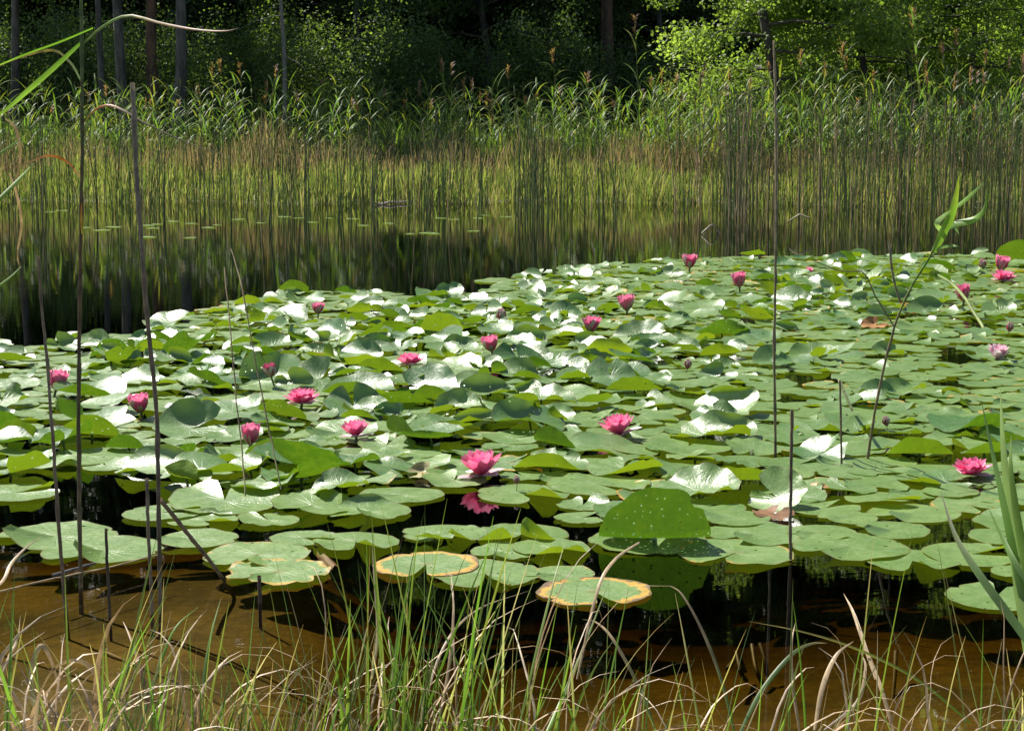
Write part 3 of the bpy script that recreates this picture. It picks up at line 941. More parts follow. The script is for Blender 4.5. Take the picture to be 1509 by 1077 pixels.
# drift wood lying along the far shore
for pts, lab in (([(548, 300), (600, 297), (652, 293)], 'pale driftwood branch lying at the far water edge left of centre'),
                 ([(1020, 296), (1050, 291), (1082, 297)], 'short pale driftwood stick at the water edge before the right-hand rushes'),
                 ([(1420, 297), (1450, 299), (1480, 298)], 'pale stick floating among the rushes at the right')):
    w = np.array([W(px, py, 0.03) for px, py in pts])
    L = smooth_line(w, 9); L[:, 2] += np.random.default_rng(3).normal(0, 0.01, 9)
    V, Fq = tubes((L - w[1])[None], np.linspace(0.022, 0.010, 9)[None], 6)
    A = Acc(); A.add(V, Fq, (0.42, 0.36, 0.28))
    tag(obj('driftwood', A.mesh('driftwood', M['dry']), loc=w[1]), lab, 'driftwood', 'driftwood at the far shore')
# rush kinked down to the water: with its mirror image it makes a diamond
for pts, lab in (([(1034, 344), (1046, 333), (1050, 331), (1061, 344)], 'kinked dead rush bent into the water left of the dense stand'),
                 ([(1160, 328), (1178, 316), (1194, 322)], 'dead rush stem lying slanted on the water in the right-hand stand')):
    d = W(pts[0][0], 346)[1]
    w = np.array([P(px, py, d + 0.05 * i) for i, (px, py) in enumerate(pts)])
    L = np.array([w[0] + (w[-1] - w[0]) * 0] + list(w[1:]))
    V, Fq = tubes((L - L[0])[None], np.full((1, len(L)), 0.010), 5)
    A = Acc(); A.add(V, Fq, (0.30, 0.25, 0.16))
    tag(obj('bent_rush', A.mesh('bent_rush', M['dry']), loc=L[0]), lab, 'rush')

# ------------------------------------------------------------------ lily pads
def pad_geo(R, seed, ns=34, rings=(0.0, 0.22, 0.45, 0.68, 0.88, 1.0), rot=0.0, notch=0.13, und=0.05, cup=0.0, curls=(), tilt=(0.0, 0.0), flap=0.2, edge=0.02, fold=0.0, cor=0.006):
    r = np.random.default_rng(seed)
    ph = r.uniform(0, 6.28, 8)
    hw = notch
    th = np.linspace(hw * 0.25, 2 * PI - hw * 0.25, ns)
    rad = np.array(rings)
    TH, RR = np.meshgrid(th, rad)
    # outline: slightly egg-shaped, wavy, lobes rounded at the slit
    dn = np.minimum(TH, 2 * PI - TH)
    out = 1.0 + r.uniform(0.01, 0.045) * np.sin(2 * TH + ph[0]) + r.uniform(0.004, 0.018) * np.sin(3 * TH + ph[1]) + r.uniform(0.004, 0.018) * np.sin(7 * TH + ph[2]) * RR + r.uniform(0.003, 0.012) * np.sin(13 * TH + ph[3]) * RR
    for _ in range(r.integers(0, 3)):        # bites and tears in the margin
        out = out - r.uniform(0.05, 0.20) * np.exp(-((TH - r.uniform(0.5, 5.8)) / r.uniform(0.05, 0.12)) ** 2) * RR ** 4
    lobe = 1 - 0.22 * np.exp(-(dn / 0.10) ** 2) * RR ** 3
    u0 = RR * np.cos(TH); v0 = RR * np.sin(TH)
    slit = np.where(TH < PI, 1, -1) * hw * RR * 0.9 * np.exp(-(dn / 0.5))
    U = RR * out * lobe * np.cos(TH); Vv = RR * out * lobe * np.sin(TH) + slit
    Zz = und * (0.8 * RR ** 2 * np.sin(2 * TH + ph[4]) + 0.6 * RR ** 3 * np.sin(3 * TH + ph[5])) + edge * RR ** 6 * np.sin(r.integers(6, 11) * TH + ph[6]) + cup * RR ** 2
    fl = np.where(TH < PI, 1.0, r.uniform(-0.1, 0.3))
    Zz = Zz + flap * fl * np.exp(-(dn / 0.42) ** 2) * RR ** 1.3 * (1 - 0.35 * RR)
    Zz = Zz + fold * np.abs(Vv) + cor * np.cos(9 * TH + ph[7]) * RR ** 2
    c_, s_ = math.cos(rot), math.sin(rot)
    Xr = U * c_ - Vv * s_; Yr = U * s_ + Vv * c_
    Q = np.stack([Xr, Yr, Zz], -1)
    for (phi, s0, kap, mx) in curls:
        e = np.array([math.cos(phi), math.sin(phi)])
        d = Q[..., 0] * e[0] + Q[..., 1] * e[1]
        lat = -Q[..., 0] * e[1] + Q[..., 1] * e[0]
        t = np.maximum(d - s0, 0)
        ang = np.minimum(t * kap, mx)
        tl = np.maximum(t - mx / kap, 0)
        nd = np.where(t > 0, s0 + np.sin(ang) / kap + tl * np.cos(ang), d)
        nz = np.where(t > 0, (1 - np.cos(ang)) / kap + tl * np.sin(ang), 0)
        zc = Q[..., 2]
        nd2 = nd - zc * np.sin(ang)
        nz2 = nz + zc * np.cos(ang)
        Q = np.stack([e[0] * nd2 - e[1] * lat, e[1] * nd2 + e[0] * lat, nz2], -1)
    tx, ty = tilt
    Rm = np.array(Matrix.Rotation(tx, 3, 'X') @ Matrix.Rotation(ty, 3, 'Y'))
    Q = (Q.reshape(-1, 3) @ Rm.T) * R
    nr = len(rad)
    idx = np.arange(nr * ns).reshape(nr, ns)
    Fq = np.stack([idx[1:-1, :-1], idx[2:, :-1], idx[2:, 1:], idx[1:-1, 1:]], -1).reshape(-1, 4)
    Ft = np.stack([np.full(ns - 1, idx[0, 0]), idx[1, :-1], idx[1, 1:]], -1)
    uv = np.stack([u0, v0, np.full_like(u0, (seed * 0.6180339) % 1.0)], -1).reshape(-1, 3)
    # the centre row collapses: keep only its first vertex
    used = np.concatenate([[idx[0, 0]], idx[1:].ravel()])
    remap = np.full(nr * ns, -1); remap[used] = np.arange(len(used))
    return Q[used], [remap[Fq], remap[Ft]], uv[used]

pads = []      # dict(x,y,z,R,kw,look,yell,shade,holes,label)
def add_pad(x, y, z, R, look, yell=0.0, shade=0.0, holes=0.0, label=None, lift=0.0, **kw):
    pads.append(dict(x=x, y=y, z=z, R=R, look=look, yell=yell, shade=shade, holes=holes, label=label, lift=lift, kw=kw))

D = math.radians
# front rows placed one by one: px, py, width px, rotation of the slit, yellowing, extra, label
front_pads = [
    (22, 724, 128, 200, 0.0, {}, 'pale flat lily pad cut by the left edge above the dark water'),
    (84, 787, 176, 30, 0.0, {'flap': 0.45}, 'wide pale lily pad at the left, rear one of the two overlapping'),
    (152, 808, 170, 60, 0.0, {'flap': 0.55}, 'wide pale lily pad at the left, front one of the two overlapping'),
    (238, 755, 112, 190, 0.15, {}, 'flat lily pad behind the two tall brown stems at left'),
    (300, 764, 104, 120, 0.0, {'tilt': (D(-6), D(-5)), 'curls': ((D(85), 0.4, 2.0, 1.0),)}, 'glossy tilted lily pad right of the leaning broken stem'),
    (292, 793, 118, 10, 0.35, {}, 'lily pad with a faded lower edge under the leaning broken stem'),
    (380, 815, 156, 75, 0.55, {}, 'faded lily pad with yellow rim, behind the most ragged front one at left'),
    (410, 841, 156, 50, 0.75, {'edge': 0.04}, 'front lily pad at left with ragged yellow and brown rim'),
    (396, 764, 92, 300, 0.0, {'tilt': (D(-5), D(6))}, 'small shiny lily pad between the yellow-rimmed pads and the bed'),
    (446, 790, 96, 140, 0.3, {}, 'lily pad with brown rotting edge beside the rolled brown leaf'),
    (524, 797, 128, 100, 0.1, {'tilt': (D(-3), D(3)), 'flap': 0.4}, 'pale lily pad left of the star-centred yellow-rimmed pad'),
    (545, 752, 124, 65, 0.0, {'curls': ((D(110), 0.55, 2.5, 1.2),), 'flap': 0.4}, 'lily pad with upturned far edge at the dark gap left of centre'),
    (592, 727, 120, 20, 0.0, {}, 'lily pad touching the dark gap from its left end'),
    (655, 783, 122, 95, 0.25, {'flap': 0.5}, 'lily pad with a small upright flap below the dark gap'),
    (628, 830, 156, 85, 0.95, {'flap': 0.02, 'und': 0.02}, 'old lily pad with star centre and orange rim, front row centre'),
    (768, 784, 142, 80, 0.0, {'flap': 0.6, 'curls': ((D(-95), 0.45, 2.6, 1.0),)}, 'lily pad with its near edge curled up, left of the upright leaf'),
    (812, 806, 116, 120, 0.1, {'curls': ((D(-75), 0.6, 2.6, 0.8),)}, 'lily pad whose curled near edge shows left of the upright leaf'),
    (742, 809, 98, 60, 0.35, {}, 'faded lily pad wedged behind the front row at centre'),
    (715, 842, 162, 95, 0.55, {'flap': 0.15, 'und': 0.03}, 'broad lily pad with orange lower rim right of the star-centred pad'),
    (826, 843, 100, 30, 0.5, {}, 'half-hidden lily pad with orange edge under the broad centre pad'),
    (876, 868, 168, 100, 1.0, {'flap': 0.05, 'und': 0.02}, 'lowest lily pad at centre with orange and yellow rim'),
    (857, 761, 80, 200, 0.1, {}, 'small lily pad left of the upright leaf, nearer one'),
    (859, 741, 80, 260, 0.0, {'curls': ((D(40), 0.4, 2.2, 0.9),)}, 'small bright lily pad left of the upright leaf, farther one'),
    (770, 725, 140, 110, 0.0, {'flap': 0.45}, 'broad pale lily pad right below the large front flower'),
    (955, 793, 178, 265, 0.0, {'flap': 0.05}, 'flat wet lily pad lying under the upright leaf'),
    (1110, 784, 146, 45, 0.1, {'flap': 0.3}, 'lily pad right of the upright leaf, behind the yellow-rimmed one'),
    (1211, 783, 102, 20, 0.0, {'flap': 0.25}, 'small lily pad behind the short brown stem'),
    (1085, 811, 172, 60, 0.6, {'flap': 0.15}, 'broad lily pad with yellow lower rim right of the upright leaf'),
    (1254, 804, 172, 35, 0.05, {'flap': 0.2}, 'broad flat lily pad just right of the short brown stem'),
    (1316, 780, 112, 15, 0.0, {'flap': 0.35}, 'small oval lily pad surrounded by dark water at lower right'),
    (1345, 824, 138, 80, 0.0, {'flap': 0.3}, 'lily pad tucked under the broad pad right of the short stem'),
    (1430, 815, 146, 170, 0.0, {'flap': 0.35}, 'lily pad with a small raised notch at lower right'),
    (1476, 788, 100, 190, 0.0, {}, 'lily pad behind the tall green blades at lower right'),
    (1498, 840, 76, 150, 0.0, {}, 'lily pad peeping out between the blades at the right edge'),
    (1468, 877, 150, 250, 0.0, {'flap': 0.1}, 'lowest lily pad at the right, alone on dark water'),
    (1348, 753, 132, 30, 0.1, {'flap': 0.3}, 'lily pad left of the orange-edged pad at right'),
    (1432, 742, 124, 100, 0.6, {'flap': 0.1}, 'lily pad with a bright orange far edge at right'),
    (1300, 735, 110, 150, 0.0, {'tilt': (D(-8), 0)}, 'shiny rippled lily pad above the dark water at right'),
    (1215, 746, 104, 220, 0.0, {}, 'lily pad lying in the shade of the white tilted leaf'),
    (1250, 760, 90, 20, 0.0, {}, 'small lily pad between the short stem and the dark water at right'),
    (735, 413, 72, 100, 0.1, {'flap': 0.05}, 'lone lily pad floating off the far edge of the bed'),
]
for (px, py, w, rt, ye, ex, lab) in front_pads:
    p = W(px, py, 0.01)
    kw = dict(und=0.035, flap=0.25, edge=0.015); kw.update(ex)
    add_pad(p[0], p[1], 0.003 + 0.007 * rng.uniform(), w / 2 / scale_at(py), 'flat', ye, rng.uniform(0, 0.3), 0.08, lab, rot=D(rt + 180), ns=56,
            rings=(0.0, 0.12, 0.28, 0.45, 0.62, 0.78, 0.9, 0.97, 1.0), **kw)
nfront = len(pads)

# raised leaves seen clearly, one by one
DENSE = dict(ns=52, rings=(0.0, 0.12, 0.25, 0.4, 0.55, 0.7, 0.83, 0.93, 1.0))
special = [
    # px, py(base), width, curls, tilt, shade, holes, label
    (964, 796, 160, ((D(-91), -0.14, 6.0, 1.40),), (0, 0), 1.0, 0.60, 'large leaf standing upright full of small holes, front right of centre'),
    (650, 497, 70, ((D(-80), -0.4, 2.0, 0.9),), (D(-12), D(-16)), 0.3, 0.1, 'tilted yellow-green leaf left of the middle pink flower'),
    (400, 557, 104, ((D(140), 0.1, 3.0, 1.1), (D(40), 0.1, 3.0, 1.1)), (0, 0), 0.6, 0.1, 'folded leaf cupping the dark red bud'),
    (160, 522, 60, ((D(-60), 0.0, 3.0, 1.35),), (0, 0), 0.9, 0.05, 'dark leaf raised at the far left of the bed'),
    (590, 592, 96, ((D(-95), 0.15, 2.2, 0.9),), (D(2), 0), 0.8, 0.05, 'smooth bright leaf arched right below the pale pink flower'),
    (604, 640, 90, ((D(-150), 0.0, 3.0, 1.3),), (0, D(-8)), 0.9, 0.05, 'glossy upright leaf right of the small open pink flower'),
    (935, 575, 80, ((D(-95), 0.1, 2.4, 1.2),), (0, 0), 0.5, 0.1, 'bright curled leaf in the middle right of the bed'),
    (820, 655, 70, ((D(-120), 0.0, 3.2, 1.3),), (0, D(6)), 0.9, 0.05, 'dark green leaf standing left of the right-hand open flower'),
    (1145, 735, 100, ((D(60), -0.2, 1.2, 0.6),), (D(14), D(-30)), 0.1, 0.0, 'white shining leaf tilted up beside the short brown stem'),
    (1355, 668, 96, ((D(-95), 0.0, 2.2, 0.9),), (D(3), 0), 0.6, 0.05, 'bright arched leaf left of the lower right flower'),
    (1450, 668, 66, ((D(-70), 0.0, 2.5, 1.0),), (0, 0), 0.7, 0.05, 'bright curled leaf just behind the lower right flower'),
    (1500, 385, 70, ((D(-100), -0.2, 2.4, 1.2),), (0, 0), 0.7, 0.05, 'bright raised leaf at the right end of the far edge'),
    (1090, 705, 110, ((D(-95), 0.15, 2.4, 1.0),), (D(2), 0), 0.4, 0.08, 'long curled leaf behind the white shining leaf'),
    (470, 560, 90, ((D(80), 0.1, 2.0, 0.9),), (D(10), D(10)), 0.6, 0.0, 'dark leaf with white glare behind the left open flower'),
    (520, 600, 86, ((D(70), 0.0, 2.4, 1.0),), (D(12), D(12)), 0.8, 0.0, 'steep dark leaf right of the left open flower'),
    (425, 612, 90, ((D(-110), 0.1, 2.4, 1.1),), (D(2), D(6)), 0.5, 0.3, 'holed yellow-green leaf behind the low pink cup flower'),
    (410, 668, 100, ((D(-95), 0.2, 2.4, 1.1),), (0, 0), 0.8, 0.05, 'leaf with a dark shaded fold below the low pink cup flower'),
    (640, 790, 60, ((D(-95), 0.4, 2.4, 0.8),), (0, 0), 0.3, 0.05, 'small curled leaf lying over the dark gap edge'),
    (730, 610, 80, ((D(-170), 0.1, 2.8, 1.2),), (0, 0), 0.6, 0.0, 'leaf rolled on its left side in the middle of the bed'),
    (560, 545, 80, ((D(-95), 0.2, 2.4, 1.1),), (0, 0), 0.5, 0.05, 'bright curled leaf left of the pale pink flower'),
    (810, 685, 110, ((D(-100), 0.35, 3.0, 1.0), (D(70), 0.4, 2.0, 0.8)), (0, 0), 0.3, 0.05, 'leaf with two curled edges right of the large front flower'),
    (920, 690, 110, ((D(-60), 0.3, 2.5, 0.9),), (D(4), 0), 0.2, 0.1, 'glossy leaf with a rolled right edge behind the upright leaf'),
    (190, 660, 70, ((D(-100), 0.1, 2.6, 1.2),), (0, 0), 0.9, 0.05, 'bright curled leaf at left beside the tall green stem'),
    (135, 640, 90, ((D(-80), 0.0, 2.4, 1.1),), (0, D(4)), 0.6, 0.2, 'speckled raised leaf behind the tall green stem at left'),
    (43, 648, 90, ((D(-110), 0.0, 2.4, 1.1),), (0, D(4)), 0.6, 0.1, 'dark folded leaf near the left edge of the bed'),
]
for (px, py, w, cu, ti, sh, ho, lab) in special:
    p = W(px, py, 0.02)
    up = 'upright' in lab
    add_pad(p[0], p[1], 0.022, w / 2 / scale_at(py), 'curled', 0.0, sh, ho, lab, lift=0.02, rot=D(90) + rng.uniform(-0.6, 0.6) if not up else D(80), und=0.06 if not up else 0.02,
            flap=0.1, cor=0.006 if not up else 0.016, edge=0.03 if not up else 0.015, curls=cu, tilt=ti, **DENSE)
nspec = len(pads)

bed = np.array([(1760, 374), (1560, 376), (1300, 378), (1080, 380), (1000, 384), (900, 392), (820, 400), (770, 408), (715, 432), (610, 436), (520, 431), (430, 434), (345, 444),
                (275, 468), (235, 488), (150, 496), (60, 511), (-60, 522), (-320, 540), (-320, 690), (-60, 715), (60, 700), (95, 686), (215, 694), (250, 725), (300, 745), (430, 770),
                (540, 745), (620, 708), (690, 722), (840, 745), (870, 770), (960, 788), (1060, 775), (1180, 765), (1240, 742), (1330, 735), (1420, 755), (1509, 775), (1760, 800)], dtype=float)
holes = [np.array(h, dtype=float) for h in (
    [(600, 700), (700, 728), (830, 745), (800, 768), (640, 772), (590, 748)],
    [(1232, 692), (1262, 678), (1300, 676), (1292, 694), (1250, 702)],
    [(1376, 503), (1434, 508), (1436, 546), (1405, 547), (1380, 528)],
    [(1390, 463), (1478, 478), (1480, 490), (1400, 480)],
    [(1300, 500), (1372, 502), (1372, 512), (1310, 512)],
    [(1115, 556), (1245, 548), (1240, 562), (1160, 568), (1110, 562)],
    [(1070, 598), (1128, 602), (1130, 614), (1085, 614)],
    [(1400, 700), (1509, 690), (1509, 704), (1420, 712)],
    [(1060, 690), (1105, 700), (1180, 755), (1060, 765)],
    [(230, 668), (262, 668), (262, 682), (230, 682)],
    [(1100, 745), (1190, 748), (1190, 765), (1100, 765)],
)]
def inside(poly, x, y):
    n = len(poly); ins = False; j = n - 1
    for i in range(n):
        xi, yi = poly[i]; xj, yj = poly[j]
        if (yi > y) != (yj > y) and x < (xj - xi) * (y - yi) / (yj - yi) + xi: ins = not ins
        j = i
    return ins

def raised_prob(px, py):
    a = math.exp(-((px - 500) / 330) ** 2 - ((py - 580) / 120) ** 2)
    b = 0.55 * math.exp(-((px - 1230) / 120) ** 2 - ((py - 430) / 40) ** 2)
    c = 0.5 * math.exp(-((px - 880) / 220) ** 2 - ((py - 500) / 80) ** 2)
    d = 0.5 * math.exp(-((px - 250) / 300) ** 2 - ((py - 700) / 40) ** 2)
    return min(0.85, (0.85 * a + b + c + d) * (1.0 if py > 455 or px > 1100 else 0.45) + 0.10)

# water lily flowers: px, py of centre, width px, kind, rz, short name, label
flowers = [
    (710, 681, 64, 'open', 0.3, 'large front flower', 'largest open pink water lily at front centre with white outer petals'),
    (913, 624, 52, 'open', 1.3, 'right-centre open flower', 'open pink water lily right of centre among glossy leaves'),
    (1431, 686, 52, 'flat', 2.2, 'lower right flower', 'wide open pink water lily at lower right'),
    (525, 630, 44, 'open', 0.9, 'small open flower', 'small open pink water lily among bright curled leaves'),
    (445, 582, 48, 'flat', 1.9, 'left open flower', 'wide open deep pink water lily lying left of centre'),
    (604, 528, 40, 'flat', 0.1, 'pale pink flower', 'pale pink open water lily just above centre'),
    (725, 507, 30, 'cup', 0.5, 'middle pink cup', 'half-open pink water lily in the middle of the bed'),
    (871, 479, 30, 'cup', 1.5, 'dark pink cup', 'half-open dark pink water lily right of the middle one'),
    (924, 447, 30, 'cup', 2.5, 'upper pink cup', 'half-open pink water lily above the dark pink one'),
    (400, 545, 25, 'dark', 0.2, 'dark red bud', 'shade-darkened red half-closed water lily cupped in a folded leaf'),
    (208, 595, 36, 'cup', 0.7, 'left cup flower', 'half-open pink water lily beside the broken brown stem'),
    (82, 560, 30, 'tall', 1.1, 'leftmost flower', 'leftmost pink water lily, tall and barely open'),
    (369, 640, 30, 'tall', 1.7, 'low pink cup', 'pink water lily cup with white tips on a visible stalk'),
    (469, 455, 22, 'cup', 2.0, 'small flower at far left', 'small pink water lily near the far left edge of the bed'),
    (1016, 386, 26, 'cup', 0.4, 'far edge flower', 'pink water lily at the very far edge of the bed'),
    (1090, 412, 22, 'tall', 0.8, 'small far flower', 'small half-closed pink water lily right of the far edge one'),
    (1191, 397, 16, 'flat', 1.2, 'tiny far flower', 'tiny pink water lily at the far edge right of the tall stem'),
    (1478, 405, 34, 'flat', 1.6, 'far right open flower', 'open bright pink water lily near the far right corner'),
    (1474, 388, 22, 'tall', 0.3, 'far right bud', 'pale half-closed water lily bud behind the far right open one'),
    (1420, 431, 24, 'tall', 2.6, 'stalked pink cup', 'pink water lily cup raised on a stalk at right'),
    (1470, 517, 34, 'pale', 0.9, 'whitish flower', 'whitish pink water lily near the right edge'),
    (1449, 384, 14, 'bud', 0.2, 'brown bud', 'closed brownish water lily bud at the far right edge of the bed'),
    (1307, 616, 14, 'bud', 1.0, 'pointed bud', 'closed pointed reddish bud right of the leaning reed'),
    (1013, 532, 14, 'bud', 2.0, 'dark little bud', 'closed dark pink bud in the middle right of the bed'),
    (1487, 477, 14, 'bud', 2.4, 'right edge bud', 'closed pale bud over dark water at the right edge'),
    (740, 458, 18, 'bud', 0.6, 'closed white-brown bud', 'closed pale brown bud above the middle pink cup'),
    (762, 703, 12, 'bud', 1.4, 'tiny front bud', 'tiny closed bud right below the large front flower'),
]

placed = np.zeros((6000, 3)); npl = 0
for q in pads:
    if q['label'] and 'upright full' in q['label']: continue
    placed[npl] = (q['x'], q['y'], q['R'] * (0.85 if q['look'] == 'curled' else 1.0)); npl += 1
tries = 0
while tries < 26000 and npl < 5900:
    tries += 1
    y = math.sqrt(rng.uniform(5.0 ** 2, 17.2 ** 2)); x = rng.uniform(-0.36, 0.40) * y
    px, py = proj((x, y, 0))
    if py < 440 and False: continue
    if not inside(bed, px, py): continue
    if any(inside(h, px, py) for h in holes): continue
    R = rng.uniform(0.075, 0.165) if rng.uniform() < 0.75 else rng.uniform(0.075, 0.11)
    if py > 570: R *= 1.13
    d = np.hypot(placed[:npl, 0] - x, placed[:npl, 1] - y)
    if npl and np.min(d - 0.625 * (placed[:npl, 2] + R)) < 0: continue
    placed[npl] = (x, y, R); npl += 1
    rp = raised_prob(px, py)
    z = 0.003 + 0.009 * rng.uniform()
    hidefl = any(abs(px - f[0]) < f[2] * 1.1 and -6 < py - f[1] < f[2] * 1.1 for f in flowers)
    yl = rng.uniform(0.3, 0.95) if rng.uniform() < 0.15 else (rng.uniform(0, 0.25) if rng.uniform() < 0.4 else 0.0)
    if rng.uniform() < rp and not hidefl:
        nc = 1 + (rng.uniform() < 0.5)
        cu = []
        for _ in range(nc):
            q = rng.uniform()
            if q < 0.42: cu.append((D(65) + rng.normal(0, 0.6), rng.uniform(-0.1, 0.45), rng.uniform(1.0, 2.6), rng.uniform(0.35, 0.95)))
            elif q < 0.82: cu.append((D(-90) + rng.normal(0, 0.6), rng.uniform(0.05, 0.6), rng.uniform(1.8, 3.6), rng.uniform(0.5, 1.25)))
            else: cu.append((rng.uniform(0, 6.28), rng.uniform(0.0, 0.6), rng.uniform(1.6, 3.4), rng.uniform(0.4, 1.2)))
        lift = rng.uniform(0.004, 0.022) if px > 1000 or py < 470 else rng.uniform(0.01, 0.045)
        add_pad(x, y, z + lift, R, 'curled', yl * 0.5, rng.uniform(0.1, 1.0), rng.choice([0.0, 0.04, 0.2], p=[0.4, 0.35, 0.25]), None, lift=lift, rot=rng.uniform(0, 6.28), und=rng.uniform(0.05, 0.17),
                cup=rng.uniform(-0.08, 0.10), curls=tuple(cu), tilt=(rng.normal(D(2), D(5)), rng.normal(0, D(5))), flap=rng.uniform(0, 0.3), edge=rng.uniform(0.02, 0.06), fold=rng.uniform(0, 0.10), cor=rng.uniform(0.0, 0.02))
    elif rng.uniform() < 0.38:
        lift = rng.uniform(0.0, 0.008)
        add_pad(x, y, z + lift, R, 'tilted', yl, rng.uniform(0.0, 0.6), rng.choice([0.0, 0.06, 0.12]), None, lift=lift, rot=rng.uniform(0, 6.28), und=rng.uniform(0.05, 0.11), cup=rng.uniform(-0.04, 0.10),
                tilt=(rng.normal(D(3), D(4)), rng.normal(0, D(4))), flap=rng.uniform(0, 0.4), edge=rng.uniform(0.02, 0.05), cor=rng.uniform(0, 0.02))
    else:
        add_pad(x, y, z, R, 'flat', yl, rng.uniform(0, 0.45), rng.choice([0.0, 0.05, 0.12]), None, rot=rng.uniform(0, 6.28), und=rng.uniform(0.015, 0.05), tilt=(rng.normal(0, D(1.0)), rng.normal(0, D(1.0))),
                flap=rng.uniform(-0.05, 0.4), edge=rng.uniform(0.01, 0.035))
print('pads', len(pads))

# ---- build pads
fl_px = [(f[0], f[1], f[5]) for f in flowers]
ORD = ['nearest', 'second', 'third', 'fourth', 'fifth', 'sixth', 'seventh', 'eighth', 'ninth', 'tenth', 'eleventh', 'twelfth', 'thirteenth', 'fourteenth', 'fifteenth', 'sixteenth', 'seventeenth', 'eighteenth', 'nineteenth', 'twentieth']
def apparent(q):
    px, py = proj((q['x'], q['y'], 0.01))
    if not (-30 < px < 1540): return -1
    return q['R'] * scale_at(py)
ranked = sorted(range(len(pads)), key=lambda i: (0 if pads[i]['label'] else 1, -apparent(pads[i])))
chosen = ranked[:300]
groups = {}
for i in chosen:
    q = pads[i]
    if q['label']: continue
    px, py = proj((q['x'], q['y'], 0.01))
    j = min(range(len(fl_px)), key=lambda k: math.hypot(fl_px[k][0] - px, (fl_px[k][1] - py) * 2.5))
    dx, dy = px - fl_px[j][0], (py - fl_px[j][1]) * 2.5
    a = math.degrees(math.atan2(dy, dx)) % 360
    dr = ['right of', 'before and right of', 'before', 'before and left of', 'left of', 'behind and left of', 'behind', 'behind and right of'][int((a + 22.5) // 45) % 8]
    groups.setdefault((j, dr), []).append((math.hypot(dx, dy), i))
for (j, dr), lst in groups.items():
    lst.sort()
    for k, (dd, i) in enumerate(lst):
        q = pads[i]
        look = {'flat': 'flat green', 'tilted': 'tilted green', 'curled': 'curled green'}[q['look']]
        if q['yell'] > 0.45: look = look.replace('green', 'yellow-rimmed')
        q['label'] = f"{look} pad, {ORD[min(k, 19)]} one {dr} the {fl_px[j][2]}"

def pad_mesh_data(q, seed):
    V, Fs, uv = pad_geo(q['R'], seed, **q['kw'])
    # the leaf floats: whatever would dip below its own level is held up flat by the water
    off = 0.0 if q['lift'] > 0 else np.percentile(V[:, 2], 62 if q['look'] == 'flat' else 45)
    zz = V[:, 2] - off
    lo = -q['lift']
    V[:, 2] = np.where(zz < lo, lo + 0.06 * (zz - lo), zz)
    V[:, 2] = np.maximum(V[:, 2], lo - 0.003)
    pc = np.tile(np.array([[q['yell'], q['shade'], q['holes'], 1.0]]), (len(V), 1))
    return V, Fs, uv, pc
M_stalk = M['rush']
for i in chosen:
    q = pads[i]
    V, Fs, uv, pc = pad_mesh_data(q, 1000 + i)
    z = q['z']
    o = obj('lily_pad', mesh('lily_pad', V, Fs, M['pad'], {'puv': uv, 'pc': pc}), loc=(q['x'], q['y'], z))
    tag(o, q['label'], 'lily pad', 'lily pads floating on the pond')
    if q['lift'] > 0.0:
        t = np.linspace(0, 1, 5)[:, None]
        L = np.array([[0, 0, -0.002]]) * (1 - t) + np.array([[0.08, 0.10, -0.6]]) * t
        Vt, Ft = tubes(L[None], np.full((1, 5), 0.005), 6)
        A = Acc(); A.add(Vt, Ft, (0.09, 0.13, 0.03))
        obj('stalk', A.mesh('pad_stalk', M['rush']), o)
Vs, F4, F3, UV, PC, n0 = [], [], [], [], [], 0
for i in ranked[300:]:
    q = pads[i]
    q['kw']['ns'] = 22; q['kw']['rings'] = (0.0, 0.35, 0.7, 0.9, 1.0)
    V, Fs, uv, pc = pad_mesh_data(q, 1000 + i)
    z = q['z']
    Vs.append(V + np.array([q['x'], q['y'], z])); F4.append(Fs[0] + n0); F3.append(Fs[1] + n0); UV.append(uv); PC.append(pc); n0 += len(V)
o = obj('lily_pad_bed', mesh('lily_pad_bed', np.concatenate(Vs), [np.concatenate(F4), np.concatenate(F3)], M['pad'], {'puv': np.concatenate(UV), 'pc': np.concatenate(PC)}))
tag(o, 'mass of crowded green lily pads in the farther part of the bed', 'lily pads', 'lily pads floating on the pond', 'stuff')

# small pads far out on the open water
far_pads = [(128, 336), (150, 340), (168, 335), (215, 333), (225, 337), (232, 331), (255, 327), (282, 330), (308, 336), (320, 332), (352, 324), (385, 329), (420, 320), (440, 322), (462, 328),
            (486, 322), (520, 323), (535, 333), (572, 330), (605, 345), (630, 344), (650, 322), (668, 324), (697, 341), (705, 322), (715, 318), (745, 320), (75, 313), (90, 311), (218, 350), (280, 351), (640, 345)]
for i, (px, py) in enumerate(far_pads):
    p = W(px, py)
    Rp = rng.uniform(0.06, 0.10)
    V, Fs, uv = pad_geo(Rp, 7000 + i, ns=20, rings=(0, 0.5, 1.0), rot=i * 1.3, und=0.02, flap=0.05, edge=0.01)
    pc = np.tile(np.array([[0.0, 0.1, 0.0, 1.0]]), (len(V), 1))
    o = obj('lily_pad', mesh('small_lily_pad', V, Fs, M['pad'], {'puv': uv, 'pc': pc}), loc=(p[0], p[1], 0.006))
    tag(o, 'tiny lily pad floating on the open water before the left-hand rushes', 'lily pad', 'tiny lily pads on the open water')

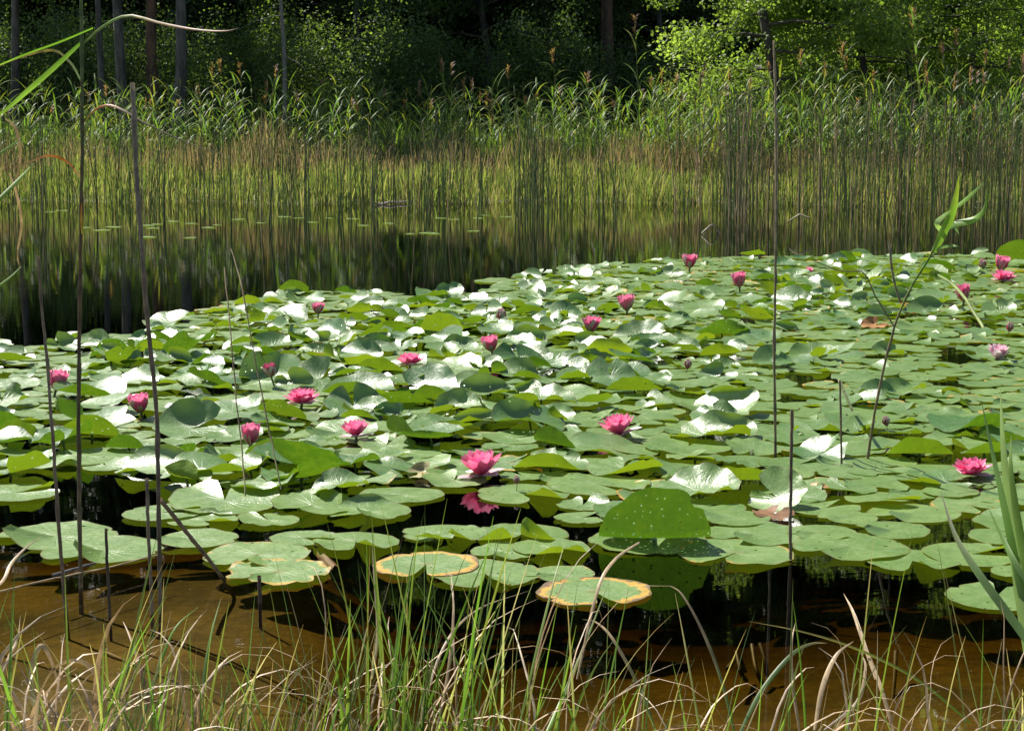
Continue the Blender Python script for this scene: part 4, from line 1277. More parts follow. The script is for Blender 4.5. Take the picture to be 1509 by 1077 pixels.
# ---- build flowers
def petal_geo(L, w, base_el, curl, cup=0.35, K=7, m=5, tipp=0.55):
    """petal in its own frame: grows from origin along +x then up; base_el start elevation, curl = change of elevation along it"""
    t = np.linspace(0, 1, K)
    el = base_el + curl * t
    dt = L / (K - 1)
    elm = 0.5 * (el[1:] + el[:-1])
    xx = np.concatenate([[0], np.cumsum(np.cos(elm) * dt)]); zz = np.concatenate([[0], np.cumsum(np.sin(elm) * dt)])
    ww = 1.22 * w * (np.sin(PI * np.clip(t, 0, 1) ** 1.15) ** 0.62 * 0.92 + 0.12 * (1 - t))
    ww[-1] = w * 0.03
    s = np.linspace(-1, 1, m)
    V = np.zeros((K, m, 3)); uv = np.zeros((K, m, 3))
    for i in range(K):
        nx, nz = -math.sin(el[i]), math.cos(el[i])
        c = cup * ww[i] * s ** 2
        V[i, :, 0] = xx[i] + nx * c; V[i, :, 1] = s * ww[i]; V[i, :, 2] = zz[i] + nz * c
        uv[i, :, 0] = t[i]; uv[i, :, 1] = s
    idx = np.arange(K * m).reshape(K, m)
    Fq = np.stack([idx[:-1, :-1], idx[1:, :-1], idx[1:, 1:], idx[:-1, 1:]], -1).reshape(-1, 4)
    return V.reshape(-1, 3), Fq, uv.reshape(-1, 3)

def petal_mesh(name, mat, *a, **k):
    V, Fq, uv = petal_geo(*a, **k)
    return mesh(name, V, Fq, mat, {'puv': uv})

def stamen_mesh(seed, R):
    r = np.random.default_rng(seed)
    N = 34
    az = r.uniform(0, 6.28, N)
    b = np.column_stack([np.cos(az) * 0.02 * R, np.sin(az) * 0.02 * R, np.full(N, 0.02 * R)])
    Pt = curve_blades(b, az, r.uniform(0.25, 0.42, N) * R, r.uniform(0.2, 0.9, N), -r.uniform(0.0, 0.8, N), 4)
    V, Fq = tubes(Pt, np.full((N, 4), 0.022 * R), 3)
    A = Acc(); A.add(V, Fq, np.repeat(np.array([[0.75, 0.33, 0.03]]) * r.uniform(0.7, 1.2, (N, 1)), 12, axis=0))
    return A.mesh('stamens', M['blade'])

def make_flower(kind):
    """unit flower, radius about 1 across its widest petals /2"""
    rt = empty('water_lily_flower')
    pm = {'pale': M['petal_pale'], 'dark': M['petal_dark']}.get(kind, M['petal'])
    r = np.random.default_rng({'open': 1, 'flat': 2, 'cup': 3, 'tall': 4, 'pale': 5, 'dark': 6, 'bud': 7}[kind])
    layers = {   # count, length, width, base elevation, curl, radius start
        'open': [(8, 1.12, 0.25, 24, 34, M['petal']), (8, 1.05, 0.23, 38, 36, M['petal']), (8, 0.92, 0.19, 54, 30, M['petal']), (6, 0.72, 0.15, 66, 22, M['petal'])],
        'flat': [(8, 1.08, 0.24, 14, 26, pm), (8, 1.0, 0.22, 28, 32, pm), (8, 0.85, 0.18, 44, 30, pm), (6, 0.66, 0.14, 60, 22, pm)],
        'pale': [(7, 1.05, 0.30, 34, 40, pm), (7, 1.0, 0.28, 48, 36, pm), (6, 0.85, 0.22, 60, 30, pm)],
        'cup': [(7, 1.35, 0.34, 42, 34, pm), (7, 1.28, 0.30, 54, 28, pm), (6, 1.12, 0.24, 66, 20, pm)],
        'dark': [(6, 1.25, 0.36, 46, 40, pm), (6, 1.18, 0.32, 58, 32, pm)],
        'tall': [(6, 1.42, 0.40, 48, 34, pm), (6, 1.36, 0.36, 58, 28, pm), (5, 1.2, 0.28, 68, 20, pm)],
        'bud': [(5, 2.0, 0.62, 56, 52, M['petal_dark'])],
    }[kind]
    for li, (n, L, w, el, cu, mt) in enumerate(layers):
        md = [petal_mesh('petal', mt, L * s, w, D(el + e), D(cu + c), 0.42) for s, e, c in ((1.0, 0, 0), (0.94, 4, -5), (1.04, -4, 6))]
        for i in range(n):
            o = obj('petal', md[i % 3], rt)
            o.rotation_euler = (0, 0, (i + 0.5 * (li % 2)) * 2 * PI / n + r.normal(0, 0.08))
            o.location = (0, 0, 0.03 * li)
    sep = {'open': (4, 1.05, 0.22, 2, 8, M['bract']), 'flat': (4, 1.0, 0.22, 2, 6, M['bract']), 'pale': (4, 1.0, 0.27, 22, 38, M['bract']), 'cup': (4, 1.2, 0.36, 40, 38, M['sepal']),
           'dark': (4, 1.1, 0.36, 40, 42, M['sepal']), 'tall': (4, 1.25, 0.40, 48, 36, M['sepal']), 'bud': (4, 2.1, 0.66, 52, 50, M['sepal'])}[kind]
    n, L, w, el, cu, mt = sep
    md = petal_mesh('sepal', mt, L, w, D(el), D(cu), 0.40)
    for i in range(n):
        o = obj('sepal', md, rt); o.rotation_euler = (0, 0, i * PI / 2 + 0.3); o.location = (0, 0, -0.02)
    if kind in ('open', 'flat', 'pale', 'cup'):
        obj('stamens', stamen_mesh(3, 1.0), rt)
    t = np.linspace(0, 1, 6)[:, None]
    A = Acc(); Vt, Ft = tubes((np.array([[0, 0, 0]]) * (1 - t) + np.array([[0.4, 0.9, -5.0]]) * t)[None], np.full((1, 6), 0.075), 6)
    A.add(Vt, Ft, (0.11, 0.12, 0.04)); obj('stalk', A.mesh('flower_stalk', M['rush']), rt)
    return rt
fl_proto = {}
for (px, py, w, kind, rz, nm, lab) in flowers:
    hfac = {'open': 0.62, 'flat': 0.52, 'pale': 0.7, 'cup': 0.8, 'dark': 0.9, 'tall': 1.1, 'bud': 1.7}[kind]
    low = py + hfac * w * 0.5
    lift = {'open': 0.018, 'flat': 0.018, 'pale': 0.02, 'cup': 0.03, 'dark': 0.05, 'tall': 0.04, 'bud': 0.03}[kind]
    lift = {604: 0.055, 400: 0.06, 445: 0.035}.get(px, lift)
    p = W(px, low, lift)
    sc = 1.3 * w / 2 / ((low - HORIZON) / (H - lift)) * {'open': 1.0, 'flat': 0.95, 'pale': 1.1, 'cup': 1.1, 'dark': 1.2, 'tall': 1.3, 'bud': 0.85}[kind]
    if kind in fl_proto: o = copy_tree(fl_proto[kind])
    else: o = fl_proto[kind] = make_flower(kind)
    o.location = p; o.scale = (sc, sc, sc)
    tl = np.random.default_rng(int(px)).normal(0, 0.10, 2)
    o.rotation_euler = (tl[0], tl[1], rz)
    tag(o, lab, 'flower' if kind != 'bud' else 'flower bud', 'pink water lilies')

# ------------------------------------------------------------------ stems and reeds standing in front
def stem(name, pts, depth, w0, w1, colr, label, cat='stem', group=None, n=26, nodes=0.0, under=0.0, mat='dry', jit=0.0006):
    """tube along photo points; depth: one value or (start, end)"""
    d = np.linspace(depth[0], depth[1], len(pts)) if isinstance(depth, tuple) else np.full(len(pts), depth)
    w = np.array([P(px, py, dd) for (px, py), dd in zip(pts, d)])
    if under:
        e = w[-1] + (w[-1] - w[-2]) / max(1e-6, np.linalg.norm(w[-1] - w[-2])) * under
        e[2] = w[-1][2] - under
        w = np.vstack([w, e])
    L = smooth_line(w, n)
    rr = np.random.default_rng(len(label or name) * 7 + int(abs(pts[0][0])))
    L = L + rr.normal(0, jit, L.shape)
    rad = np.linspace(w0, w1, n) * (1 + rr.normal(0, 0.06, n))
    if nodes:
        s = np.concatenate([[0], np.cumsum(np.linalg.norm(np.diff(L, axis=0), axis=1))])
        rad = rad * (1 + 0.35 * np.exp(-((((s / nodes) % 1.0) - 0.5) / 0.10) ** 2))
    b = L[-1].copy()
    V, Fq = tubes((L - b)[None], rad[None], 7)
    A = Acc(); cc = np.asarray(colr, dtype=float)
    if cc.ndim == 2:
        f = np.linspace(0, len(cc) - 1, n)
        cc = np.array([[np.interp(q, np.arange(len(cc)), cc[:, k]) for k in range(3)] for q in f])
        cc = np.repeat(cc, 7, axis=0)
    A.add(V, Fq, cc)
    o = obj(name, A.mesh(name, M[mat]), loc=b)
    if label: tag(o, label, cat, group)
    return o

def blade(name, pts, depth, wpx, cols, label=None, cat='leaf', group=None, parent=None, turn=0.7, n=18, mat='blade', fold=0.35, prof=None):
    d = np.linspace(depth[0], depth[1], len(pts)) if isinstance(depth, tuple) else np.full(len(pts), depth)
    w = np.array([P(px, py, dd) for (px, py), dd in zip(pts, d)])
    L = smooth_line(w, n)
    T = norm(np.gradient(L, axis=0))
    view = norm(L - np.array([0, 0, H]))
    S = norm(np.cross(T, view))
    Nn = np.cross(S, T)
    S = S * math.cos(turn) + Nn * math.sin(turn)
    pr = prof if prof is not None else [0.55, 0.95, 1.0, 0.8, 0.45, 0.03]
    half = wpx / 2 / (FPX / np.mean(d)) / max(0.35, math.cos(turn))
    Wd = half * np.interp(np.linspace(0, 1, n), np.linspace(0, 1, len(pr)), pr)
    base = L[0].copy()
    V, Fq, m = ribbons((L - base)[None], S[None], Wd[None], fold)
    cc = np.asarray(cols, dtype=float)
    if mat == 'blade' and np.mean(cc.reshape(-1, 3)[:, 0] > cc.reshape(-1, 3)[:, 1]) > 0.4: mat = 'dry'
    if cc.ndim == 2:
        f = np.linspace(0, len(cc) - 1, n)
        cc = np.array([[np.interp(q, np.arange(len(cc)), cc[:, k]) for k in range(3)] for q in f])
        cc = np.repeat(cc, m, axis=0)
    A = Acc(); A.add(V, Fq, cc)
    o = obj(name, A.mesh(name, M[mat]), loc=base)
    if parent:
        o.parent = parent; o.location = Vector(base) - parent.location
    elif label: tag(o, label, cat, group)
    return o

GRN = (0.10, 0.20, 0.025); LGRN = (0.16, 0.27, 0.04); BRN = (0.17, 0.125, 0.075); TAN = (0.38, 0.28, 0.16); ORG = (0.42, 0.14, 0.02); DBR = (0.07, 0.05, 0.035); GREY = (0.20, 0.165, 0.12)
# tall green reed at left with its long leaves
d1 = W(119, 866)[1]
reed = empty('tall_reed', tuple(W(119, 866)))
tag(reed, 'tall green and brown reed with long arching leaves at the left', 'reed')
s = stem('stem', [(120, -120), (120, 60), (121, 180), (120, 300), (117, 480), (116, 650), (119, 866)], d1, 0.0045, 0.0062,
         [(0.10, 0.15, 0.04), (0.10, 0.14, 0.04), (0.10, 0.10, 0.04), (0.13, 0.08, 0.04), (0.10, 0.085, 0.045), (0.15, 0.12, 0.06), (0.10, 0.08, 0.04)], None, under=0.5, nodes=0.22, n=60)
s.parent = reed; s.location = s.location - reed.location
for pts, dd, w, cc, tu in [
    ([(121, 66), (150, 40), (188, 23), (240, 35), (290, 44), (330, 46), (351, 42)], (d1, d1 - 0.3), 7, [LGRN, LGRN, (0.30, 0.16, 0.06), (0.28, 0.16, 0.08), BRN], 0.6),
    ([(121, 62), (80, 100), (40, 135), (0, 168), (-60, 200)], (d1, d1 - 0.25), 13, [GRN, LGRN, LGRN], 0.2),
    ([(120, 122), (105, 95), (80, 75), (40, 82), (0, 97), (-50, 120)], (d1, d1 + 0.25), 6, [GRN, (0.25, 0.24, 0.05), (0.25, 0.17, 0.07), TAN], 0.6),
    ([(137, 42), (90, 62), (40, 80), (0, 96), (-40, 112)], (d1 - 0.2, d1 - 0.35), 5, [GRN, GRN, LGRN], 0.7),
    ([(122, 182), (140, 162), (160, 155), (185, 164), (215, 182), (280, 212), (352, 235)], (d1, d1 - 0.15), 6, [(0.28, 0.26, 0.04), ORG, BRN, BRN, BRN], 0.6),
    ([(118, 262), (100, 240), (70, 230), (30, 245), (-20, 258)], (d1, d1 - 0.2), 6, [TAN, ORG, BRN, BRN], 0.6),
    ([(121, 345), (120, 320), (120, 297)], (d1 - 0.015, d1 - 0.015), 6, [(0.35, 0.30, 0.03), (0.45, 0.25, 0.02), ORG], 0.2)]:
    blade('leaf', pts, dd, w * 0.6, cc, parent=reed, turn=tu)

stem('dead_reed', [(195, 122), (199, 210), (204, 300), (213, 420), (222, 520), (230, 600), (233, 700), (236, 905)], (4.85, W(236, 905)[1]), 0.0064, 0.0054,
     [(0.24, 0.20, 0.14), GREY, BRN, BRN, (0.13, 0.10, 0.07), (0.17, 0.13, 0.085)], 'thick broken brown stem, tallest bare one at left', 'stem', 'bare brown stems in the water at left', n=50, nodes=0.21, under=0.45)
stem('dead_reed', [(56, 378), (62, 460), (70, 540), (78, 650), (84, 740), (91, 830), (97, 905)], W(97, 905)[1], 0.0035, 0.0055, [BRN, GREY, BRN, (0.15, 0.11, 0.07)],
     'thin brown stem left of the tall green reed', 'stem', 'bare brown stems in the water at left', n=40, nodes=0.19, under=0.4)
stem('dead_reed', [(216, 704), (219, 790), (224, 905)], W(224, 905)[1], 0.0045, 0.0050, [GREY, BRN], 'broken stem close left of the thick broken one', 'stem', 'bare brown stems in the water at left', under=0.4)
stem('dead_reed', [(236, 735), (260, 765), (292, 805), (327, 850)], (4.9, W(327, 850)[1]), 0.0065, 0.0050, [GREY, BRN, BRN], 'leaning broken brown stem pointing into the water at left', 'stem', 'bare brown stems in the water at left', under=0.2)
stem('dead_reed', [(156, 779), (159, 850), (162, 910)], W(162, 910)[1], 0.0040, 0.0040, [DBR, DBR], 'short dark stem right of the tall green reed', 'stem', 'bare brown stems in the water at left', under=0.35)
stem('dead_reed', [(382, 848), (383, 890)], W(383, 888)[1], 0.0055, 0.0050, [DBR, DBR], 'short dark stub below the ragged yellow-rimmed pad', 'stem', 'bare brown stems in the water at left', n=8, under=0.35)
stem('straw', [(0, 871), (80, 852), (160, 836), (235, 817)], (4.7, 5.2), 0.0028, 0.0020, TAN, 'pale straw lying across the water at lower left', 'straw', n=16)
stem('twig', [(78, 848), (110, 838), (140, 829)], (4.95, 5.1), 0.005, 0.003, (0.10, 0.10, 0.10), 'dark wet twig floating behind the pale straw', 'twig', n=10)
blade('rolled_leaf', [(453, 792), (468, 806), (480, 818), (493, 832)], (5.55, 5.27), 15, [(0.20, 0.11, 0.06), (0.13, 0.07, 0.04), (0.22, 0.13, 0.07)], 'rolled brown dead leaf beside the yellow-rimmed pads', 'dead leaf', turn=0.5, fold=1.1, mat='dry', prof=[0.2, 0.7, 1.0, 1.1, 0.7])
stem('dead_reed', [(1140, 60), (1143, 130), (1144, 250), (1143, 400), (1141, 520), (1143, 672)], W(1143, 672)[1], 0.0040, 0.0058, [(0.30, 0.23, 0.15), (0.24, 0.19, 0.12), (0.17, 0.13, 0.08), (0.13, 0.10, 0.06)],
     'tall straight dry stem rising right of centre', 'stem', 'bare stems in the right half', n=46, nodes=0.25, under=0.35)
stem('dead_reed', [(1167, 604), (1166, 680), (1165, 760), (1165, 826)], W(1165, 826)[1], 0.0050, 0.0050, [BRN, (0.14, 0.11, 0.07), BRN], 'short brown stem right of centre ending in the front water', 'stem', 'bare stems in the right half', under=0.4)
stem('dead_reed', [(1238, 560), (1239, 620), (1240, 684)], W(1240, 686)[1], 0.0040, 0.0045, [BRN, BRN], 'short dark stem left of the leaning reed', 'stem', 'bare stems in the right half', n=14, under=0.3)
stem('dead_reed', [(1237, 561), (1246, 582), (1256, 605)], (7.2, 7.6), 0.0065, 0.0060, (0.66, 0.60, 0.52), 'short whitish stem piece leaning beside the short dark stem', 'stem', 'bare stems in the right half', n=10)
stem('dead_reed', [(1311, 360), (1315, 400), (1322, 430), (1331, 457)], W(1331, 457)[1], 0.0075, 0.0090, [GREY, BRN], 'dark stem piece behind the leaning green reed', 'stem', 'bare stems in the right half', n=14, under=0.2)
stem('lily_shoot', [(1383, 406), (1400, 416), (1418, 434), (1435, 460), (1452, 490)], (12.4, W(1452, 490)[1]), 0.011, 0.010, [(0.13, 0.18, 0.05), (0.17, 0.20, 0.06)], 'curved green stalk arching out of the water at right', 'stalk', n=16, under=0.15, mat='rush')
for pts, lab in (([(331, 395), (338, 470), (346, 560), (356, 660), (362, 730)], 'thin tan grass stalk before the dark red bud, left one'),
                 ([(341, 366), (358, 430), (376, 530), (398, 640), (414, 720)], 'thin tan grass stalk before the dark red bud, right one')):
    stem('withered_sedge', pts, (3.9, 3.6), 0.0013, 0.0016, [TAN, (0.30, 0.22, 0.10), (0.2, 0.2, 0.07)], lab, 'grass stalk', n=20)

# leaning green reed at right
d2 = W(1277, 686)[1]
reed = empty('leaning_reed', tuple(W(1277, 686)))
tag(reed, 'leaning reed with fresh green leaves at the right', 'reed')
s = stem('stem', [(1392, 330), (1372, 375), (1345, 420), (1322, 470), (1303, 540), (1289, 610), (1277, 686)], (d2 - 0.15, d2), 0.0035, 0.0055, [LGRN, GRN, (0.16, 0.15, 0.06), BRN, BRN, BRN], None, nodes=0.2, n=36, under=0.3)
s.parent = reed; s.location = s.location - reed.location
s = stem('side_shoot', [(1200, 384), (1240, 400), (1272, 402), (1292, 440), (1318, 482)], (d2 - 0.1, d2), 0.0018, 0.0030, [BRN, BRN, (0.16, 0.13, 0.08)], None, n=20)
s.parent = reed; s.location = s.location - reed.location
for pts, w, cc, tu in [
    ([(1376, 372), (1388, 345), (1402, 315), (1409, 285), (1413, 258)], 13, [LGRN, LGRN, (0.3, 0.33, 0.05)], 0.3),
    ([(1392, 336), (1412, 328), (1436, 322), (1450, 308), (1455, 282)], 10, [GRN, LGRN, GRN], 0.7),
    ([(1398, 312), (1420, 296), (1438, 280), (1450, 268)], 6, [LGRN, GRN], 0.8),
    ([(1388, 345), (1380, 330), (1390, 318), (1402, 310)], 8, [(0.25, 0.33, 0.14), LGRN], 0.8),
    ([(1400, 320), (1408, 335), (1414, 346)], 4, [LGRN, GRN], 0.7),
    ([(1378, 366), (1400, 362), (1415, 364)], 5, [LGRN, GRN], 0.6)]:
    blade('leaf', pts, (d2 - 0.15, d2 - 0.3), w, cc, parent=reed, turn=tu)

# big green blades at the right edge
ex = at_px(1560, 3.45)
edge_reed = empty('young_reed', (ex, 3.45, float(terrain(ex, 3.45))))
tag(edge_reed, 'young reed with broad green blades fanning up at the right edge', 'reed')
DG1 = (0.07, 0.13, 0.035)
for pts, dd, w, cc, lab in [
    ([(1512, 960), (1500, 860), (1488, 760), (1478, 660), (1474, 570)], (3.6, 4.0), 16, [LGRN, LGRN, LGRN], 'broad upright light green blade at the right edge, tallest of the three'),
    ([(1530, 1000), (1506, 880), (1482, 760), (1465, 680), (1446, 590)], (3.6, 3.9), 12, [DG1, GRN, DG1], 'upright dark green blade left of the tallest blade at the right edge'),
    ([(1560, 1010), (1528, 900), (1505, 800), (1490, 700), (1490, 640)], (3.5, 3.7), 14, [GRN, LGRN, LGRN], 'short green blade cut by the right edge'),
    ([(1560, 1010), (1500, 925), (1445, 850), (1408, 790), (1386, 722)], (3.4, 3.8), 13, [DG1, DG1, (0.12, 0.11, 0.06)], 'long dark grey-green blade leaning left at lower right'),
    ([(1530, 880), (1496, 830), (1476, 790), (1455, 745)], (3.6, 3.8), 9, [DG1, GRN], 'thin dark blade between the leaning one and the right edge')]:
    o = blade('leaf', pts, dd, w, cc, parent=edge_reed, turn=0.4, fold=0.25)
    o['label'] = lab
lp = W(-70, 900)
side_reed = empty('reed', tuple(lp))
tag(side_reed, 'reed just beyond the left edge with leaf tips hanging into the photo', 'reed')
st = stem('stem', [(-42, 120), (-45, 330), (-55, 600), (-70, 900)], lp[1], 0.0035, 0.0055, [GRN, (0.12, 0.13, 0.05), BRN], None, nodes=0.2, under=0.4)
st.parent = side_reed; st.location = st.location - side_reed.location
for pts, dd, w, cc, lab in [
    ([(-40, 330), (0, 292), (30, 262), (50, 240)], (4.2, 4.4), 6, [LGRN, LGRN], 'green leaf tip entering at the left edge below the long reed leaves'),
    ([(-40, 250), (0, 226), (45, 195)], (4.2, 4.3), 4, [GRN, LGRN], 'narrow green leaf tip entering at the left edge'),
    ([(8, 175), (24, 190), (30, 230), (24, 262), (14, 262)], (4.4, 4.5), 4, [TAN, BRN], 'dry tan leaf hanging at the left edge'),
    ([(14, 255), (26, 290), (32, 330), (26, 375), (30, 395)], (4.4, 4.6), 4, [TAN, TAN], 'curled pale dry leaf below the hanging tan one at the left edge'),
    ([(-30, 440), (0, 420), (18, 406), (32, 392)], (4.3, 4.4), 4, [LGRN, GRN], 'small green leaf tip at the left edge beside the dark water')]:
    o = blade('leaf', pts, dd, w, cc, parent=side_reed, turn=0.5)
    o['label'] = lab

# rotting brown leaves between the pads, sunken twigs
def rot_leaf(px, py, w, h, cc, lab):
    r = np.random.default_rng(int(px)); p = W(px, py, 0.012)
    R = w / 2 / scale_at(py)
    V, Fs, uv = pad_geo(R, int(px), ns=30, und=0.10, edge=0.06, flap=0.2, rot=1.0, curls=((D(90), 0.1, 2.0, h),))
    A = Acc(); A.add(V, Fs, cc)
    tag(obj('rotting_leaf', A.mesh('rotting_leaf', M['dry']), loc=p), lab, 'dead leaf', 'rotting leaves between the pads')
rot_leaf(1140, 757, 64, 0.15, (0.16, 0.08, 0.035), 'brown rotting leaf floating below the white shining leaf')
rot_leaf(1200, 722, 46, 0.3, (0.30, 0.16, 0.06), 'tan dead leaf right of the short brown stem top')
rot_leaf(625, 697, 50, 1.1, (0.34, 0.30, 0.14), 'ragged withered leaf left of the large front flower')
rot_leaf(1340, 462, 60, 0.5, (0.42, 0.22, 0.05), 'orange dead leaf behind the leaning reed stem')
rot_leaf(1290, 480, 44, 0.8, (0.30, 0.15, 0.05), 'brown curled dead leaf left of the orange one')
for k, pts in enumerate([[(1085, 960), (1092, 990), (1100, 1003)], [(1108, 950), (1114, 985), (1124, 1008)], [(1120, 948), (1128, 975), (1130, 996)], [(1072, 985), (1088, 968), (1098, 990)], [(1320, 960), (1318, 1000), (1314, 1040)]]):
    w = np.array([W(px, py, -0.04 - 0.035 * i) for i, (px, py) in enumerate(pts)])
    L = smooth_line(w, 10)
    V, Fq = tubes((L - L[-1])[None], np.full((1, 10), 0.006), 6)
    A = Acc(); A.add(V, Fq, (0.07, 0.045, 0.02))
    tag(obj('sunken_twig', A.mesh('sunken_twig', M['dry']), loc=L[-1]),
        ['leftmost upright sunken twig of the cluster at lower right', 'tallest sunken twig in the cluster at lower right', 'rightmost sunken twig in the cluster at lower right', 'bent sunken twig in the cluster at lower right', 'lone dark sunken stick at lower right'][k],
        'twig', 'sunken twigs on the pond bed')

# ------------------------------------------------------------------ bank grass in front
r = np.random.default_rng(77)
greens = np.array([[0.085, 0.16, 0.025], [0.12, 0.21, 0.035], [0.15, 0.22, 0.04], [0.07, 0.13, 0.04], [0.17, 0.20, 0.05]])
drys = np.array([[0.46, 0.34, 0.22], [0.38, 0.27, 0.16], [0.56, 0.45, 0.32], [0.28, 0.18, 0.09]])
def tuft(px, d, ng, nd, h0, h1, lab, spread=0.10, leanx=0.0):
    ng, nd = (int(ng * 1.2), int(nd * (1.25 if px < 280 else 0.75))) if px < 760 else (int(ng * 0.7), int(nd * 0.65))
    th = 0.95 if px < 280 else 0.78
    x = at_px(px, d); z = float(terrain(x, d))
    rt = empty('grass_tuft', (x, d, z - 0.02))
    tag(rt, lab, 'grass tuft', 'grass tufts on the near bank')
    for i in range(ng + nd):
        dry = i >= ng
        b = np.array([[r.normal(0, spread), r.normal(0, spread * 0.7), 0]])
        q = r.uniform()
        az = np.array([r.uniform(0, 6.28) if q < 0.6 else (0.0 if leanx >= 0 else PI) + r.normal(0, 0.5)])
        K = 12
        if dry:
            L = np.array([r.uniform(h0, h1) * 0.95])
            Pt = curve_blades(b, az, L, np.array([r.uniform(0.0, 0.35)]), np.array([r.uniform(0.6, 2.9)]), K, r.uniform(1.6, 4.5))
            Pt[0, :, 0] += r.normal(0, 0.004) * np.sin(np.linspace(0, 9, K)) ; Pt[0] += np.cumsum(r.normal(0, 0.0025, (K, 3)), axis=0)
            c0 = drys[r.integers(0, 4)] * r.uniform(0.8, 1.2); c1 = drys[r.integers(0, 4)]
            w = r.uniform(0.0019, 0.0046) * (1.3 if px < 250 else 1.0)
        else:
            L = np.array([r.uniform(h0, h1)])
            Pt = curve_blades(b, az, L, np.array([r.uniform(0.02, 0.32)]), np.array([abs(r.normal(0.15, 0.3))]), K, 1.8)
            c0 = greens[r.integers(0, 5)] * r.uniform(0.8, 1.2); c1 = c0 * 1.05
            if r.uniform() < 0.25: c1 = drys[r.integers(0, 4)]
            w = r.uniform(0.0018, 0.0042)
        pr = np.interp(np.linspace(0, 1, K), [0, 0.5, 0.8, 1], [0.9, 1.0, 0.65, 0.06])
        S = side_of(az + r.uniform(-1.3, 1.3, 1), K)
        V, Fq, m = ribbons(Pt, S, (w * th * pr)[None], 0.5)
        f = np.linspace(0, 1, K)[:, None]
        cc = np.repeat(c0 * (1 - f ** 2) + c1 * f ** 2, m, axis=0)
        A = Acc(); A.add(V, Fq, cc)
        obj('dry_blade' if dry else 'blade', A.mesh('grass_blade', M['dry' if dry else 'blade']), rt)
tufts = [
    (-60, 3.16, 10, 10, 0.30, 0.57, 'grass tuft just beyond the lower left corner'),
    (40, 3.18, 14, 16, 0.28, 0.55, 'tuft with many curled tan blades in the lower left corner'),
    (95, 3.11, 12, 22, 0.26, 0.53, 'tangle of pale dry blades second from the lower left corner'),
    (160, 3.18, 18, 10, 0.30, 0.60, 'bright green grass tuft below the tall reed'),
    (215, 3.12, 14, 10, 0.26, 0.51, 'mixed grass tuft below the thick broken stem'),
    (290, 3.18, 22, 10, 0.26, 0.51, 'green grass tuft below the leaning broken stem'),
    (365, 3.16, 24, 8, 0.26, 0.51, 'dense bright green tuft below the ragged yellow-rimmed pad'),
    (440, 3.12, 20, 10, 0.24, 0.48, 'short green tuft between the ragged pad and the star-centred pad'),
    (520, 3.20, 22, 14, 0.32, 0.64, 'tall grass tuft left below the star-centred pad'),
    (575, 3.14, 22, 16, 0.34, 0.69, 'tallest mixed grass tuft, below the star-centred pad'),
    (640, 3.20, 26, 12, 0.34, 0.69, 'thick green tuft at bottom centre reaching over the dark water'),
    (705, 3.14, 20, 16, 0.26, 0.55, 'mixed tuft with curled dry blades right of bottom centre'),
    (785, 3.20, 14, 12, 0.28, 0.63, 'sparse tuft below the lowest orange-rimmed pad'),
    (860, 3.14, 14, 12, 0.24, 0.48, 'sparse tuft right of the lowest orange-rimmed pad'),
    (940, 3.18, 14, 12, 0.24, 0.46, 'low sparse tuft below the upright holed leaf'),
    (1010, 3.14, 12, 12, 0.24, 0.53, 'sparse mixed tuft left of the sunken twigs'),
    (1080, 3.16, 10, 8, 0.24, 0.53, 'thin tuft below the sunken twigs'),
    (1170, 3.12, 10, 10, 0.24, 0.57, 'thin tuft with long dry blades below the short brown stem'),
    (1260, 3.18, 8, 12, 0.26, 0.60, 'dry sparse tuft with arching blades at lower right'),
    (1340, 3.12, 10, 12, 0.22, 0.48, 'low dry tuft left of the lower right corner'),
    (1420, 3.18, 12, 14, 0.26, 0.53, 'tuft of mixed blades near the lower right corner'),
    (1500, 3.14, 14, 12, 0.28, 0.57, 'tuft of mixed blades in the lower right corner'),
    (1580, 3.16, 12, 12, 0.28, 0.57, 'grass tuft just beyond the lower right corner'),
]
for tf in tufts:
    tuft(tf[0], tf[1], tf[2], tf[3], tf[4], tf[5], tf[6], 0.075)
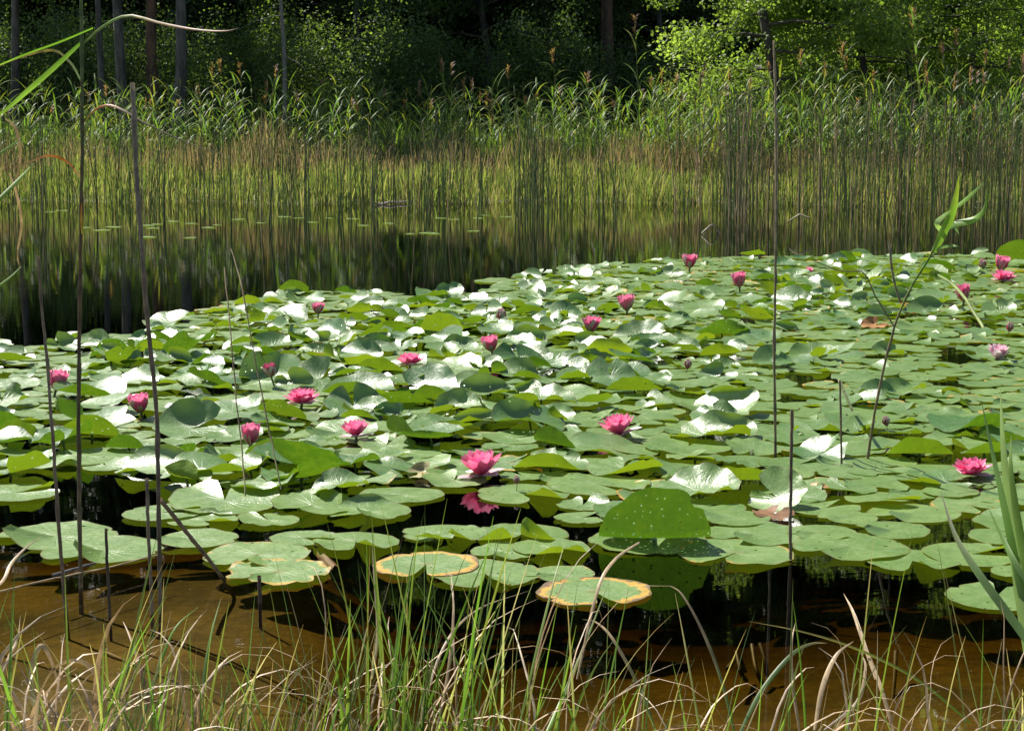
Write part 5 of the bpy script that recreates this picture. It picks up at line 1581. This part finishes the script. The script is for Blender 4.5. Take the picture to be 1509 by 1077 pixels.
# single long blades seen clearly
for pts, dd, w, cc, lab in [
    ([(800, 1090), (845, 990), (900, 850), (960, 700)][::1][:3] + [(830, 940)][:0], (3.4, 3.7), 6, [GRN, (0.16, 0.22, 0.04)], 'long straight green blade leaning right below the lowest pad'),
    ([(760, 1090), (790, 960), (815, 860), (832, 800)], (3.4, 3.7), 4, [GRN, (0.2, 0.22, 0.05)], 'long thin green blade left of the straight leaning one'),
    ([(548, 1000), (556, 930), (552, 860), (548, 800)], (3.5, 3.7), 5, [(0.20, 0.18, 0.06), BRN], 'straight brownish stalk before the star-centred pad'),
    ([(970, 1090), (945, 1020), (905, 945), (880, 918), (858, 912)], (3.4, 3.6), 5, [GRN, TAN, TAN], 'long blade with a bent tan tip right of bottom centre'),
    ([(1085, 1090), (1062, 1000), (1035, 930), (1005, 876), (985, 862)], (3.4, 3.6), 5, [GRN, BRN, TAN], 'arched dry blade below the upright holed leaf'),
    ([(1180, 1090), (1168, 1010), (1166, 950), (1172, 917)], (3.4, 3.5), 5, [TAN, TAN], 'upright tan blade in front of the sunken twigs'),
    ([(1290, 1000), (1270, 940), (1256, 900), (1243, 874)], (3.5, 3.7), 6, [TAN, TAN], 'upright tan blade over the dark water at lower right'),
    ([(1430, 1065), (1350, 1000), (1260, 955), (1180, 930), (1103, 915)], (3.4, 3.7), 4, [GRN, (0.2, 0.2, 0.06), TAN], 'long green blade lying nearly level at lower right'),
    ([(1085, 1090), (1120, 1020), (1165, 965), (1195, 948), (1220, 947)], (3.4, 3.6), 7, [DG1, DG1, TAN], 'dark green blade arching right at lower right'),
    ([(1200, 1075), (1212, 1010), (1232, 965), (1258, 944)], (3.4, 3.5), 8, [TAN, TAN], 'thick tan blade bent right at lower right'),
    ([(1320, 1090), (1300, 1020), (1284, 975), (1258, 900)], (3.45, 3.6), 6, [TAN, TAN], 'long tan blade crossing the bent tan one'),
    ([(1215, 1075), (1262, 1035), (1275, 985), (1268, 960)], (3.4, 3.5), 6, [BRN, TAN], 'curled brown blade hanging right of the bent tan one'),
    ([(60, 1085), (45, 1000), (60, 950), (80, 985), (96, 1060)], (3.4, 3.4), 8, [(0.25, 0.3, 0.15), TAN, TAN], 'looped pale blade in the lower left corner'),
    ([(170, 1085), (150, 1010), (120, 975), (80, 985), (50, 1040)], (3.35, 3.4), 8, [TAN, TAN], 'broad pale dead blade arching left at lower left'),
    ([(0, 1000), (14, 965), (26, 940), (30, 905)], (3.4, 3.5), 5, [TAN, (0.45, 0.3, 0.15)], 'tan seed stalk at the left edge of the foreground'),
    ([(-10, 870), (6, 852), (16, 830), (40, 805), (62, 790)], (3.5, 3.7), 5, [TAN, TAN], 'tan bent grass ear at the left edge over the wide pads'),
    ([(298, 1090), (300, 1000), (312, 930), (326, 880)], (3.4, 3.6), 5, [DG1, GRN], 'straight dark green blade below the leaning broken stem'),
    ([(200, 1090), (225, 1010), (255, 930), (293, 893)], (3.4, 3.6), 5, [DG1, GRN, GRN], 'green blade leaning right below the thick broken stem'),
    ([(640, 1090), (660, 990), (668, 900), (664, 860)], (3.4, 3.6), 5, [(0.28, 0.2, 0.1), TAN], 'reddish tan upright blade at bottom centre'),
    ([(560, 800), (480, 770), (400, 735)][:0] + [(612, 1085), (650, 960), (700, 900), (780, 870)], (3.4, 3.8), 4, [BRN, TAN], 'thin brown stalk reaching right under the broad centre pad'),
    ([(850, 1000), (880, 870), (905, 825), (940, 800), (942, 800)], (3.5, 3.8), 5, [TAN, TAN], 'tan bent stalk before the upright holed leaf'),
    ]:
    blade('withered_sedge' if sum(cc[-1]) > 0.6 else 'sedge_plant', pts, dd, w, cc, lab, 'grass blade', 'single long grass blades on the near bank', turn=0.45, fold=0.4)
